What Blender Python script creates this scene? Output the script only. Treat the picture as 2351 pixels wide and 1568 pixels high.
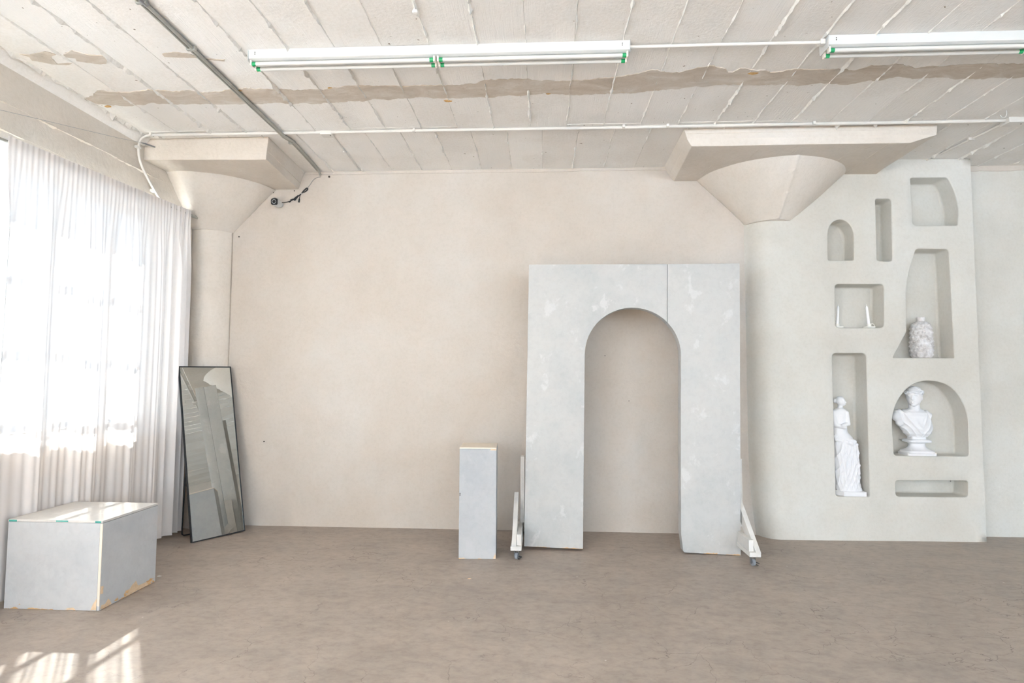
import bpy, bmesh, math, random
from mathutils import Vector, Matrix, noise as mnoise
from mathutils.geometry import delaunay_2d_cdt
random.seed(7)
R = random.Random(11)
scene = bpy.context.scene
for o in list(bpy.data.objects):
    bpy.data.objects.remove(o)
COL = scene.collection

# ------------------------------------------------------------------ camera
def _rot(rx, ry, rz):
    return Matrix.Rotation(rx, 3, 'X') @ Matrix.Rotation(ry, 3, 'Y') @ Matrix.Rotation(rz, 3, 'Z')
W2C = _rot(-0.06113049, 0.05313796, 0.00491372) @ Matrix(((1, 0, 0), (0, 0, -1), (0, 1, 0)))
cam_data = bpy.data.cameras.new('camera')
cam = bpy.data.objects.new('camera', cam_data)
COL.objects.link(cam)
m = Matrix((W2C[0], -W2C[1], -W2C[2])).transposed().to_4x4()
m.translation = (0, 0, 1.48)
cam.matrix_world = m
cam_data.sensor_width = 36.0
cam_data.lens = 1366.22 / 2351 * 36.0
cam_data.clip_start = 0.05
scene.camera = cam

# ------------------------------------------------------------------ world, sun, exposure
SKY = 6.6
SUN = 95.0
world = bpy.data.worlds.new('sky')
scene.world = world
world.use_nodes = True
bg = world.node_tree.nodes['Background']
bg.inputs[0].default_value = (0.71, 0.855, 1.0, 1)
bg.inputs[1].default_value = SKY
sun_data = bpy.data.lights.new('sun', 'SUN')
sun = bpy.data.objects.new('sun', sun_data)
COL.objects.link(sun)
sun_data.energy = SUN
sun_data.angle = 0.0093
sun_data.color = (1.0, 0.955, 0.89)
SUN_DIR = Vector((0.412, -0.556, -0.56)).normalized()
sun.rotation_euler = SUN_DIR.to_track_quat('-Z', 'Y').to_euler()
sun.location = (-8, 9, 8)
scene.view_settings.view_transform = 'Standard'
scene.view_settings.look = 'None'
scene.view_settings.gamma = 1
scene.view_settings.exposure = 0.95
scene.view_settings.use_curve_mapping = False
scene.cycles.max_bounces = 9
scene.cycles.diffuse_bounces = 7
scene.cycles.glossy_bounces = 3
scene.cycles.transmission_bounces = 8
scene.cycles.transparent_max_bounces = 10
scene.cycles.caustics_reflective = False
scene.cycles.caustics_refractive = False
scene.cycles.sample_clamp_indirect = 12
scene.cycles.adaptive_threshold = 0.15
scene.cycles.adaptive_min_samples = 16
scene.cycles.use_light_tree = False

# room dimensions (metres)
ZC = 3.58                 # ceiling
XL = -3.54                # left wall, inner face
YB = 5.88                 # back wall, inner face
YB2 = 5.97                # back wall right of the niche wall
XR = 12.0                  # right wall
YF = -7.2                 # wall behind the photographer
WIN = [(0.75, 5.44, 1.02, 2.98), (-6.8, 0.15, 1.02, 2.98)]   # left wall openings y0 y1 z0 z1
WIN_R = [(-5.2, -0.8, 0.7, 3.1)]                            # right wall opening
WIN_F = [(-2.6, 2.4, 0.85, 3.1), (3.0, 8.6, 0.85, 3.1)]    # front wall openings x0 x1 z0 z1

def portal(name, loc, rot, sx, sy):
    d = bpy.data.lights.new(name, 'AREA'); d.shape = 'RECTANGLE'; d.size = sx; d.size_y = sy
    d.cycles.is_portal = True
    o = bpy.data.objects.new(name, d); COL.objects.link(o); o.location = loc; o.rotation_euler = rot
for (a, b, c, e) in WIN:
    portal('daylight_opening', (XL - 0.3, (a + b) / 2, (c + e) / 2), (0, -math.pi / 2, 0), e - c, b - a)
for (a, b, c, e) in WIN_R:
    portal('daylight_opening', (XR + 0.3, (a + b) / 2, (c + e) / 2), (0, math.pi / 2, 0), e - c, b - a)
for (a, b, c, e) in WIN_F:
    portal('daylight_opening', ((a + b) / 2, YF - 0.3, (c + e) / 2), (math.pi / 2, 0, 0), b - a, e - c)

# ------------------------------------------------------------------ materials
def lin(c):
    out = []
    for v in c:
        v /= 255.0
        out.append(v / 12.92 if v <= 0.04045 else ((v + 0.055) / 1.055) ** 2.4)
    return (*out, 1.0)

class NT:
    def __init__(s, name):
        s.m = bpy.data.materials.new(name); s.m.use_nodes = True
        s.t = s.m.node_tree; s.t.nodes.clear()
        s.out = s.n('ShaderNodeOutputMaterial')
    def n(s, typ, **kw):
        nd = s.t.nodes.new(typ)
        for k, v in kw.items():
            if k.startswith('i_'):
                nd.inputs[k[2:].replace('_', ' ')].default_value = v
            else:
                setattr(nd, k, v)
        return nd
    def l(s, a, b): s.t.links.new(a, b)
    def coord(s, scale=(1, 1, 1), kind='Object', rot=(0, 0, 0)):
        tc = s.n('ShaderNodeTexCoord'); mp = s.n('ShaderNodeMapping')
        mp.inputs['Scale'].default_value = scale; mp.inputs['Rotation'].default_value = rot
        if kind == 'World':
            g = s.n('ShaderNodeNewGeometry'); s.l(g.outputs['Position'], mp.inputs[0])
        else:
            s.l(tc.outputs[kind], mp.inputs[0])
        return mp.outputs[0]
    def noise(s, co, scale, detail=4, rough=0.55, dist=0.0):
        nd = s.n('ShaderNodeTexNoise'); nd.inputs['Scale'].default_value = scale
        nd.inputs['Detail'].default_value = detail; nd.inputs['Roughness'].default_value = rough
        nd.inputs['Distortion'].default_value = dist
        s.l(co, nd.inputs['Vector']); return nd.outputs['Fac']
    def ramp(s, fac, stops, interp='LINEAR'):
        r = s.n('ShaderNodeValToRGB'); r.color_ramp.interpolation = interp
        e = r.color_ramp.elements
        while len(e) < len(stops): e.new(0.5)
        for el, (p, c) in zip(e, stops):
            el.position = p; el.color = c if len(c) == 4 else (*c, 1)
        s.l(fac, r.inputs[0]); return r.outputs[0]
    def mix(s, fac, a, b, blend='MIX'):
        x = s.n('ShaderNodeMix', data_type='RGBA', blend_type=blend)
        for sock, v in ((x.inputs['Factor'], fac), (x.inputs['A'], a), (x.inputs['B'], b)):
            if hasattr(v, 'is_linked') or isinstance(v, bpy.types.NodeSocket): s.l(v, sock)
            else: sock.default_value = v
        return x.outputs['Result']
    def math(s, op, a, b=None):
        x = s.n('ShaderNodeMath', operation=op)
        for k, v in ((0, a), (1, b)):
            if v is None: continue
            if isinstance(v, bpy.types.NodeSocket): s.l(v, x.inputs[k])
            else: x.inputs[k].default_value = v
        return x.outputs[0]
    def bsdf(s, color, rough=0.8, spec=0.3, metal=0.0, bump=None, bstr=0.2, bdist=0.01):
        b = s.n('ShaderNodeBsdfPrincipled')
        if isinstance(color, bpy.types.NodeSocket): s.l(color, b.inputs['Base Color'])
        else: b.inputs['Base Color'].default_value = color
        if isinstance(rough, bpy.types.NodeSocket): s.l(rough, b.inputs['Roughness'])
        else: b.inputs['Roughness'].default_value = rough
        b.inputs['Metallic'].default_value = metal
        b.inputs['Specular IOR Level'].default_value = spec
        if bump is not None:
            bn = s.n('ShaderNodeBump'); bn.inputs['Strength'].default_value = bstr
            bn.inputs['Distance'].default_value = bdist
            s.l(bump, bn.inputs['Height']); s.l(bn.outputs[0], b.inputs['Normal'])
        s.l(b.outputs[0], s.out.inputs[0]); return s.m

def plaster(name, base, dark, light, rough=0.75, big=0.9, bstr=0.25):
    t = NT(name); co = t.coord(kind='World')
    f1 = t.noise(co, big, 4, 0.55, 0.0); f2 = t.noise(co, big * 3.1, 5, 0.6, 0.1)
    c = t.ramp(f1, [(0.32, lin(dark)), (0.52, lin(base)), (0.72, lin(light))])
    c2 = t.ramp(f2, [(0.42, lin(dark)), (0.58, lin(base)), (0.7, lin(light))])
    c = t.mix(0.22, c, c2)
    g = t.noise(co, 38, 4, 0.7)
    c = t.mix(1.0, c, t.ramp(g, [(0.3, (0.945, 0.94, 0.93)), (0.55, (1, 1, 1))]), 'MULTIPLY')
    h = t.noise(co, 9, 5, 0.68, 0.6)
    return t.bsdf(c, rough, 0.25, bump=h, bstr=bstr * 1.5, bdist=0.007)

M = {}
M['wall'] = plaster('cream_limewash', (199, 190, 180), (192, 181, 169), (203, 197, 190))
M['wall_left'] = plaster('cream_painted_concrete', (214, 206, 195), (205, 194, 181), (219, 213, 205), bstr=0.5)
M['niche'] = plaster('pale_grey_plaster', (204, 201, 193), (196, 191, 181), (210, 209, 204), bstr=0.2)
M['capital'] = plaster('painted_concrete_capital', (216, 208, 198), (207, 197, 185), (221, 215, 208), bstr=0.5)

def ceiling_mat():
    t = NT('white_board_formed_concrete'); co = t.coord(kind='World')
    oi = t.n('ShaderNodeObjectInfo')
    c = t.ramp(t.noise(co, 1.1, 5, 0.6, 0.5), [(0.3, lin((236, 233, 229))), (0.6, lin((242, 240, 237))), (0.8, lin((245, 243, 241)))])
    tint = t.ramp(oi.outputs['Random'], [(0, lin((247, 246, 245))), (1, lin((255, 255, 255)))])
    c = t.mix(1.0, c, tint, 'MULTIPLY')
    pits = t.noise(co, 26, 2, 0.5)
    c = t.mix(t.ramp(pits, [(0.735, (0, 0, 0)), (0.76, (1, 1, 1))]), c, lin((150, 140, 128)))
    grain = t.noise(t.coord((90, 3.0, 20), 'World'), 1.6, 3, 0.6, 0.3)
    mask = t.ramp(t.noise(co, 1.7, 2), [(0.42, (0.15, 0.15, 0.15)), (0.6, (1, 1, 1))])
    fine = t.noise(co, 48, 4, 0.65)
    c = t.mix(1.0, c, t.ramp(t.math('ADD', t.math('MULTIPLY', t.math('MULTIPLY', grain, mask), 0.5), t.math('MULTIPLY', fine, 0.5)), [(0.22, (0.93, 0.92, 0.905)), (0.4, (1, 1, 1))]), 'MULTIPLY')
    h = t.math('ADD', t.math('MULTIPLY', grain, mask), t.math('MULTIPLY', fine, 0.7))
    return t.bsdf(c, 0.7, 0.3, bump=h, bstr=0.42, bdist=0.009)
M['ceiling'] = ceiling_mat()

def patch_mat():
    t = NT('bare_concrete_patch'); co = t.coord(kind='World')
    c = t.ramp(t.noise(t.coord((1, 2.2, 1), 'World'), 4.0, 6, 0.65, 1.0), [(0.3, lin((186, 174, 160))), (0.5, lin((199, 189, 177))), (0.68, lin((212, 206, 198)))])
    c = t.mix(t.ramp(t.noise(co, 60, 3, 0.6), [(0.6, (0, 0, 0)), (0.8, (0.5, 0.5, 0.5))]), c, lin((150, 138, 124)))
    return t.bsdf(c, 0.85, 0.2, bump=t.noise(co, 50, 5), bstr=0.35, bdist=0.004)
M['patch'] = patch_mat()

def floor_mat():
    t = NT('worn_brown_concrete'); co = t.coord(kind='World')
    base = t.ramp(t.noise(co, 0.55, 4, 0.6, 0.1), [(0.3, lin((156, 145, 136))), (0.5, lin((168, 155, 143))), (0.72, lin((177, 163, 150)))])
    st = t.noise(t.coord((1.0, 1.7, 1), 'World', (0, 0, 0.25)), 2.1, 8, 0.68, 0.15)
    base = t.mix(0.5, base, t.ramp(st, [(0.3, lin((142, 132, 124))), (0.5, lin((169, 157, 146))), (0.72, lin((186, 173, 160)))]))
    gr = t.noise(t.coord((1, 1.4, 1), 'World', (0, 0, 0.2)), 13, 6, 0.72, 0.2)
    base = t.mix(1.0, base, t.ramp(gr, [(0.3, (0.80, 0.785, 0.77)), (0.5, (0.97, 0.97, 0.97)), (0.68, (1.07, 1.065, 1.06))]), 'MULTIPLY')
    # thin cracks
    warp = t.n('ShaderNodeTexNoise'); warp.inputs['Scale'].default_value = 2.2; warp.inputs['Detail'].default_value = 6
    t.l(co, warp.inputs['Vector'])
    va = t.n('ShaderNodeVectorMath', operation='SCALE'); t.l(warp.outputs['Color'], va.inputs[0]); va.inputs['Scale'].default_value = 0.75
    vb = t.n('ShaderNodeVectorMath', operation='ADD'); t.l(t.coord((1, 1.25, 1), 'World'), vb.inputs[0]); t.l(va.outputs[0], vb.inputs[1])
    vor = t.n('ShaderNodeTexVoronoi', feature='DISTANCE_TO_EDGE'); vor.inputs['Scale'].default_value = 1.9; vor.inputs['Randomness'].default_value = 1
    t.l(vb.outputs[0], vor.inputs['Vector'])
    crack = t.ramp(vor.outputs['Distance'], [(0.0, (1, 1, 1)), (0.0055, (0, 0, 0))])
    gate = t.ramp(t.noise(co, 1.3, 4, 0.6), [(0.43, (0, 0, 0)), (0.58, (0.7, 0.7, 0.7))])
    base = t.mix(t.math('MULTIPLY', crack, gate), base, lin((92, 82, 74)))
    # scuffs and specks
    sc = t.noise(t.coord((1, 2.2, 1), 'World', (0, 0, -0.15)), 6, 5, 0.65, 0.3)
    base = t.mix(t.ramp(sc, [(0.66, (0, 0, 0)), (0.78, (0.6, 0.6, 0.6))]), base, lin((96, 90, 84)))
    v2 = t.n('ShaderNodeTexVoronoi'); v2.inputs['Scale'].default_value = 3.4; t.l(co, v2.inputs['Vector'])
    base = t.mix(t.ramp(v2.outputs['Distance'], [(0.016, (0.75, 0.75, 0.75)), (0.026, (0, 0, 0))]), base, lin((222, 218, 212)))
    rough = t.n('ShaderNodeMapRange'); rough.inputs['To Min'].default_value = 0.42; rough.inputs['To Max'].default_value = 0.62
    t.l(st, rough.inputs['Value'])
    return t.bsdf(base, rough.outputs[0], 0.4, bump=t.noise(co, 40, 4), bstr=0.08, bdist=0.003)
M['floor'] = floor_mat()

def prop_paint(name, base, dark, light, wood_h=0.05, big=2.0, patch=0.75):
    """skim-painted board: grey-white paint with trowel patches, bare wood chipped along the bottom edge"""
    t = NT(name); co = t.coord(kind='Object'); wco = t.coord(kind='World')
    f1 = t.noise(wco, big * 1.4, 4, 0.6, 0.0)
    f2 = t.noise(t.coord((1, 1, 0.8), 'World', (0, 0.5, 0)), big * 2.6, 5, 0.62, 0.25)
    c = t.ramp(f1, [(0.32, lin(dark)), (0.55, lin(base))])
    c = t.mix(t.ramp(f2, [(0.585, (0, 0, 0)), (0.635, (patch, patch, patch))]), c, lin(light))
    c = t.mix(1.0, c, t.ramp(t.noise(wco, 22, 5, 0.7, 0.3), [(0.3, (0.93, 0.93, 0.935)), (0.55, (1, 1, 1))]), 'MULTIPLY')
    scr = t.noise(t.coord((6, 6, 1.2), 'World'), 6, 3, 0.6, 2.0)
    c = t.mix(t.ramp(scr, [(0.74, (0, 0, 0)), (0.8, (0.35, 0.35, 0.35))]), c, lin((170, 168, 166)))
    sep = t.n('ShaderNodeSeparateXYZ'); t.l(co, sep.inputs[0])
    gn = t.noise(t.coord((1.0, 1.0, 1.6), 'World'), 9, 5, 0.6)
    lim = t.math('MULTIPLY', t.math('SUBTRACT', gn, 0.49), wood_h * 6)
    wood = t.math('LESS_THAN', sep.outputs['Z'], lim)
    wc = t.ramp(t.noise(t.coord((3, 3, 40), 'World'), 2, 3), [(0.3, lin((196, 150, 100))), (0.7, lin((222, 184, 138)))])
    c = t.mix(wood, c, wc)
    return t.bsdf(c, 0.7, 0.3, bump=t.noise(wco, 16, 5, 0.6, 0.6), bstr=0.25, bdist=0.005)
M['arch'] = prop_paint('white_skim_painted_board', (188, 187, 184), (180, 181, 179), (201, 200, 198), 0.012)
M['arch_base'] = prop_paint('white_painted_lumber', (216, 213, 208), (207, 203, 197), (222, 220, 216), 0.0)
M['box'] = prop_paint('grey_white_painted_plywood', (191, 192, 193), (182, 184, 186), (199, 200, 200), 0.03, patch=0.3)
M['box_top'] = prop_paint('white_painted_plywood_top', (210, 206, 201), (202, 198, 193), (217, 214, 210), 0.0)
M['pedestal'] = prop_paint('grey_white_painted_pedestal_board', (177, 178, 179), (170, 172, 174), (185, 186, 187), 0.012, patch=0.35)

def simple(name, c, rough=0.5, spec=0.4, metal=0.0, nscale=12, var=6, bstr=0.05):
    t = NT(name); co = t.coord()
    hi = tuple(min(255, v + var) for v in c); lo = tuple(max(0, v - var) for v in c)
    f = t.noise(co, nscale, 4)
    return t.bsdf(t.ramp(f, [(0.3, lin(lo)), (0.7, lin(hi))]), rough, spec, metal, bump=f, bstr=bstr, bdist=0.002)
M['wood'] = simple('bare_pine', (214, 188, 156), 0.7, var=12, nscale=30)
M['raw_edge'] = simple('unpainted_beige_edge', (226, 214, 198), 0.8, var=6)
M['teal'] = simple('teal_masking_tape', (72, 160, 148), 0.6)
M['enamel'] = simple('white_enamel_steel', (206, 207, 205), 0.3, 0.5, var=2)
M['tube'] = simple('white_phosphor_tube', (208, 206, 201), 0.25, 0.5, var=1)
M['socket'] = simple('cream_lampholder', (236, 226, 214), 0.5)
M['green'] = simple('green_tube_end_cap', (20, 150, 90), 0.3, 0.6)
M['conduit'] = simple('white_painted_conduit', (216, 212, 206), 0.5, nscale=6, var=5)
M['grey_conduit'] = simple('galvanised_conduit', (168, 167, 160), 0.45, 0.5, 0.35, nscale=8, var=10)
M['steel'] = simple('brushed_steel', (150, 152, 154), 0.35, 0.5, 0.8)
M['black'] = simple('matte_black_metal', (38, 38, 40), 0.45, 0.4, var=3)
M['black_plastic'] = simple('black_plastic', (30, 29, 29), 0.4, 0.4, var=3)
M['rubber'] = simple('grey_rubber', (142, 144, 148), 0.7, var=5)
M['ring'] = simple('silver_ring', (196, 197, 200), 0.4)
M['gypsum'] = simple('white_cast_plaster', (222, 221, 222), 0.6, 0.3, nscale=20, var=2)
M['wax'] = simple('white_wax', (244, 242, 242), 0.45, 0.4, var=1)
M['ceramic'] = simple('cream_ceramic', (238, 234, 226), 0.45, 0.4, var=2)
M['rust'] = simple('rust_stain', (196, 158, 104), 0.9, var=14, nscale=40)
M['dark'] = simple('dark_hole', (60, 52, 46), 0.9)
M['ridge'] = simple('white_concrete_fin', (226, 223, 217), 0.8, nscale=40, var=8)
M['ridge_wall'] = simple('cream_concrete_fin', (212, 203, 191), 0.8, nscale=40, var=8)
M['window_frame'] = simple('white_painted_window_steel', (226, 226, 224), 0.5)
M['outlet'] = simple('old_cream_outlet', (218, 206, 190), 0.6, nscale=30, var=12)

def vase_mat():
    t = NT('chalky_grey_stoneware'); co = t.coord()
    f = t.noise(co, 14, 6, 0.7, 0.5)
    c = t.ramp(f, [(0.35, lin((172, 166, 162))), (0.5, lin((204, 199, 196))), (0.66, lin((224, 222, 222)))])
    return t.bsdf(c, 0.9, 0.2, bump=t.noise(co, 60, 4), bstr=0.5, bdist=0.004)
M['vase'] = vase_mat()

def curtain_mat():
    t = NT('sheer_white_voile')
    lw = t.n('ShaderNodeLayerWeight'); lw.inputs['Blend'].default_value = 0.5
    dif = t.n('ShaderNodeBsdfDiffuse'); dif.inputs[0].default_value = lin((224, 218, 214))
    trl = t.n('ShaderNodeBsdfTranslucent'); trl.inputs[0].default_value = lin((196, 194, 196))
    mx = t.n('ShaderNodeMixShader'); mx.inputs[0].default_value = 0.068
    t.l(dif.outputs[0], mx.inputs[1]); t.l(trl.outputs[0], mx.inputs[2])
    tr = t.n('ShaderNodeBsdfTransparent')
    weave = t.noise(t.coord((60, 60, 2), 'World'), 2.0, 3)
    op = t.ramp(lw.outputs['Facing'], [(0.0, (0.958, 0.958, 0.958)), (0.45, (0.985, 0.985, 0.985)), (0.95, (0.998, 0.998, 0.998))])
    op = t.math('ADD', op, t.math('MULTIPLY', t.math('SUBTRACT', weave, 0.5), 0.03))
    m2 = t.n('ShaderNodeMixShader'); t.l(op, m2.inputs[0]); t.l(tr.outputs[0], m2.inputs[1]); t.l(mx.outputs[0], m2.inputs[2])
    t.l(m2.outputs[0], t.out.inputs[0]); return t.m
M['curtain'] = curtain_mat()

def pane_mat():
    t = NT('clear_window_glass')
    tr = t.n('ShaderNodeBsdfTransparent'); tr.inputs[0].default_value = (0.95, 0.97, 0.97, 1)
    gl = t.n('ShaderNodeBsdfGlossy'); gl.inputs['Roughness'].default_value = 0.02
    mx = t.n('ShaderNodeMixShader'); mx.inputs[0].default_value = 0.06
    t.l(tr.outputs[0], mx.inputs[1]); t.l(gl.outputs[0], mx.inputs[2]); t.l(mx.outputs[0], t.out.inputs[0]); return t.m
M['pane'] = pane_mat()
def mirror_mat():
    t = NT('silvered_mirror_glass')
    g = t.n('ShaderNodeBsdfGlossy'); g.inputs[0].default_value = (0.80, 0.82, 0.80, 1); g.inputs['Roughness'].default_value = 0.004
    t.l(g.outputs[0], t.out.inputs[0]); return t.m
M['mirror'] = mirror_mat()

# ------------------------------------------------------------------ mesh helpers
class MB:
    def __init__(s): s.v = []; s.f = []
    def add(s, vs, fs):
        k = len(s.v); s.v += [tuple(p) for p in vs]; s.f += [tuple(i + k for i in f) for f in fs]; return s
    def box(s, x0, x1, y0, y1, z0, z1):
        return s.add([(x0, y0, z0), (x1, y0, z0), (x1, y1, z0), (x0, y1, z0), (x0, y0, z1), (x1, y0, z1), (x1, y1, z1), (x0, y1, z1)],
                     [(3, 2, 1, 0), (4, 5, 6, 7), (0, 1, 5, 4), (1, 2, 6, 5), (2, 3, 7, 6), (3, 0, 4, 7)])
    def tube(s, pts, r, seg=10, caps=True):
        pts = [Vector(p) for p in pts]; n = len(pts)
        rs = r if isinstance(r, (list, tuple)) else [r] * n
        tang = []
        for i in range(n):
            a = pts[max(i - 1, 0)]; b = pts[min(i + 1, n - 1)]
            tang.append((b - a).normalized())
        ref = Vector((0, 0, 1)) if abs(tang[0].z) < 0.9 else Vector((1, 0, 0))
        u = tang[0].cross(ref).normalized(); vs = []; fs = []
        for i in range(n):
            if i: u = (u - tang[i] * u.dot(tang[i])).normalized()
            w = tang[i].cross(u)
            for k in range(seg):
                a = 2 * math.pi * k / seg
                vs.append(pts[i] + (u * math.cos(a) + w * math.sin(a)) * rs[i])
        for i in range(n - 1):
            for k in range(seg):
                fs.append((i * seg + k, i * seg + (k + 1) % seg, (i + 1) * seg + (k + 1) % seg, (i + 1) * seg + k))
        if caps:
            fs.append(tuple(range(seg))[::-1]); fs.append(tuple((n - 1) * seg + k for k in range(seg)))
        return s.add(vs, fs)
    def lathe(s, prof, cx=0, cy=0, seg=32, cap=True, sx=1, sy=1):
        vs = []; fs = []
        for (r, z) in prof:
            for k in range(seg):
                a = 2 * math.pi * k / seg
                vs.append((cx + r * math.cos(a) * sx, cy + r * math.sin(a) * sy, z))
        for i in range(len(prof) - 1):
            for k in range(seg):
                fs.append((i * seg + k, i * seg + (k + 1) % seg, (i + 1) * seg + (k + 1) % seg, (i + 1) * seg + k))
        if cap:
            fs.append(tuple(range(seg))[::-1]); fs.append(tuple((len(prof) - 1) * seg + k for k in range(seg)))
        return s.add(vs, fs)
    def prism(s, poly, y0, y1):
        """2-D polygon (x, z) extruded along y"""
        n = len(poly)
        vs = [(x, y0, z) for x, z in poly] + [(x, y1, z) for x, z in poly]
        return s.add(vs, [tuple(range(n)), tuple(range(2 * n - 1, n - 1, -1))] + [(i, i + n, (i + 1) % n + n, (i + 1) % n) for i in range(n)])
    def xform(s, mat):
        s.v = [tuple(mat @ Vector(p)) for p in s.v]; return s
    def mesh(s, name, off=(0, 0, 0), smooth=None, bevel=0, bseg=2):
        me = bpy.data.meshes.new(name)
        me.from_pydata([(x - off[0], y - off[1], z - off[2]) for x, y, z in s.v], [], s.f)
        bm = bmesh.new(); bm.from_mesh(me)
        bmesh.ops.recalc_face_normals(bm, faces=bm.faces)
        if bevel:
            es = [e for e in bm.edges if len(e.link_faces) == 2 and e.calc_face_angle(0) > 0.5]
            bmesh.ops.bevel(bm, geom=es, offset=bevel, segments=bseg, affect='EDGES', profile=0.6, clamp_overlap=True)
        bm.to_mesh(me); bm.free()
        if smooth is not None:
            me.shade_smooth(); me.set_sharp_from_angle(angle=math.radians(smooth))
        return me

def tag(o, label=None, cat=None, group=None, kind=None):
    if label: o['label'] = label
    if cat: o['category'] = cat
    if group: o['group'] = group
    if kind: o['kind'] = kind
    return o
def link(name, me, mat, parent=None, loc=None):
    o = bpy.data.objects.new(name, me); COL.objects.link(o)
    if mat is not None: me.materials.append(M[mat])
    if parent is not None: o.parent = parent
    if loc is not None: o.location = loc
    return o
def empty(name, loc, rot=(0, 0, 0)):
    o = bpy.data.objects.new(name, None); COL.objects.link(o); o.location = loc; o.rotation_euler = rot
    o.empty_display_size = 0.1; return o
def absloc(o):
    v = Vector((0, 0, 0))
    while o is not None: v += Vector(o.location); o = o.parent
    return v
def part(name, mb, mat, parent, smooth=None, bevel=0, bseg=2, own=None):
    """mesh given in world coordinates, linked under parent (unrotated)"""
    off = absloc(parent) if parent is not None else Vector((0, 0, 0))
    if own is not None:
        o = link(name, mb.mesh(name, own, smooth, bevel, bseg), mat, parent, Vector(own) - off)
    else:
        o = link(name, mb.mesh(name, off, smooth, bevel, bseg), mat, parent)
    return o
def lpart(name, mb, mat, parent, smooth=None, bevel=0, bseg=2):
    return link(name, mb.mesh(name, (0, 0, 0), smooth, bevel, bseg), mat, parent)
def clip(me, co, no):
    bm = bmesh.new(); bm.from_mesh(me)
    g = bm.verts[:] + bm.edges[:] + bm.faces[:]
    r = bmesh.ops.bisect_plane(bm, geom=g, plane_co=co, plane_no=no, clear_outer=True)
    ed = [e for e in r['geom_cut'] if isinstance(e, bmesh.types.BMEdge)]
    bmesh.ops.holes_fill(bm, edges=ed)
    bm.to_mesh(me); bm.free(); return me
def spline(pts, n=8):
    """Catmull-Rom through 3-D points"""
    p = [Vector(q) for q in pts]; p = [p[0] * 2 - p[1]] + p + [p[-1] * 2 - p[-2]]; out = []
    for i in range(1, len(p) - 2):
        for k in range(n):
            t = k / n
            out.append(0.5 * ((2 * p[i]) + (-p[i-1] + p[i+1]) * t + (2*p[i-1] - 5*p[i] + 4*p[i+1] - p[i+2]) * t*t + (-p[i-1] + 3*p[i] - 3*p[i+1] + p[i+2]) * t**3))
    out.append(p[-2]); return out

# ------------------------------------------------------------------ structure
fl = part('floor', MB().box(XL - 0.3, XR, YF, YB2 + 0.25, -0.12, 0.0), 'floor', None)
tag(fl, 'worn brown-grey concrete floor with fine cracks', kind='structure')

def wall_with_holes(name, axis, c0, c1, u0, u1, holes, mat, label):
    """slab between c0..c1 on axis, from u0..u1, full height, with rectangular openings"""
    mb = MB()
    def bx(a, b, z0, z1):
        if b - a < 1e-4 or z1 - z0 < 1e-4: return
        if axis == 'x': mb.box(c0, c1, a, b, z0, z1)
        else: mb.box(a, b, c0, c1, z0, z1)
    u = u0
    for (a, b, z0, z1) in sorted(holes):
        bx(u, a, 0, ZC + 0.1); bx(a, b, 0, z0); bx(a, b, z1, ZC + 0.1); u = b
    bx(u, u1, 0, ZC + 0.1)
    o = part(name, mb, mat, None); tag(o, label, kind='structure'); return o
wl = wall_with_holes('wall_left', 'x', XL - 0.3, XL, YF - 0.3, YB2 + 0.25, WIN, 'wall_left', 'cream painted concrete window wall on the left')
wr = wall_with_holes('wall_right', 'x', XR, XR + 0.3, YF - 0.3, YB2 + 0.25, WIN_R, 'wall', 'cream window wall far right')
wf = wall_with_holes('wall_front', 'y', YF - 0.3, YF, XL, XR, WIN_F, 'wall', 'cream window wall behind the viewer')
wb = part('wall_back', MB().box(XL, 2.3, YB, YB2 + 0.25, 0, ZC + 0.1), 'wall', None)
tag(wb, 'cream limewashed back wall between the two columns', kind='structure')
wb2 = part('wall_back_right', MB().box(2.3, XR, YB2, YB2 + 0.25, 0, ZC + 0.1), 'niche', None)
tag(wb2, 'pale plaster back wall to the right of the niche wall', kind='structure')
# crown strip of paint / plaster along the head of the walls
def crown(name, x0, x1, y, z, h, d, label):
    mb = MB(); n = int((x1 - x0) / 0.05); vs = []; fs = []
    for i in range(n + 1):
        x = x0 + (x1 - x0) * i / n
        zz = z - h * (1 + 0.25 * mnoise.noise((x * 2.3, 1.7, 0)) + 0.12 * ((x / 0.305) % 1.0))
        vs += [(x, y, z), (x, y - d, z), (x, y - d * 0.9, zz), (x, y, zz - 0.002)]
    for i in range(n):
        for k in range(4): fs.append((i*4+k, i*4+(k+1) % 4, i*4+4+(k+1) % 4, i*4+4+k))
    fs += [(3, 2, 1, 0), tuple(n * 4 + k for k in range(4))]
    o = part(name, mb.add(vs, fs), 'wall', None); tag(o, label, kind='structure')
crown('trim_1', -2.45, 1.2, YB, ZC, 0.028, 0.006, 'thin plaster line under the ceiling along the back wall')
crown('trim_2', 4.07, XR, YB2, ZC - 0.001, 0.05, 0.008, 'thin plaster line under the ceiling right of the niche wall')
cham = MB(); cham.add([(XL, YF, ZC), (XL + 0.055, YF, ZC), (XL, YF, ZC - 0.07), (XL, 4.98, ZC), (XL + 0.055, 4.98, ZC), (XL, 4.98, ZC - 0.07)],
                      [(0, 1, 2), (3, 5, 4), (0, 3, 4, 1), (1, 4, 5, 2), (2, 5, 3, 0)])
tag(part('trim_3', cham, 'ceiling', None), 'sloped fillet where the ceiling meets the left wall', kind='structure')

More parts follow.
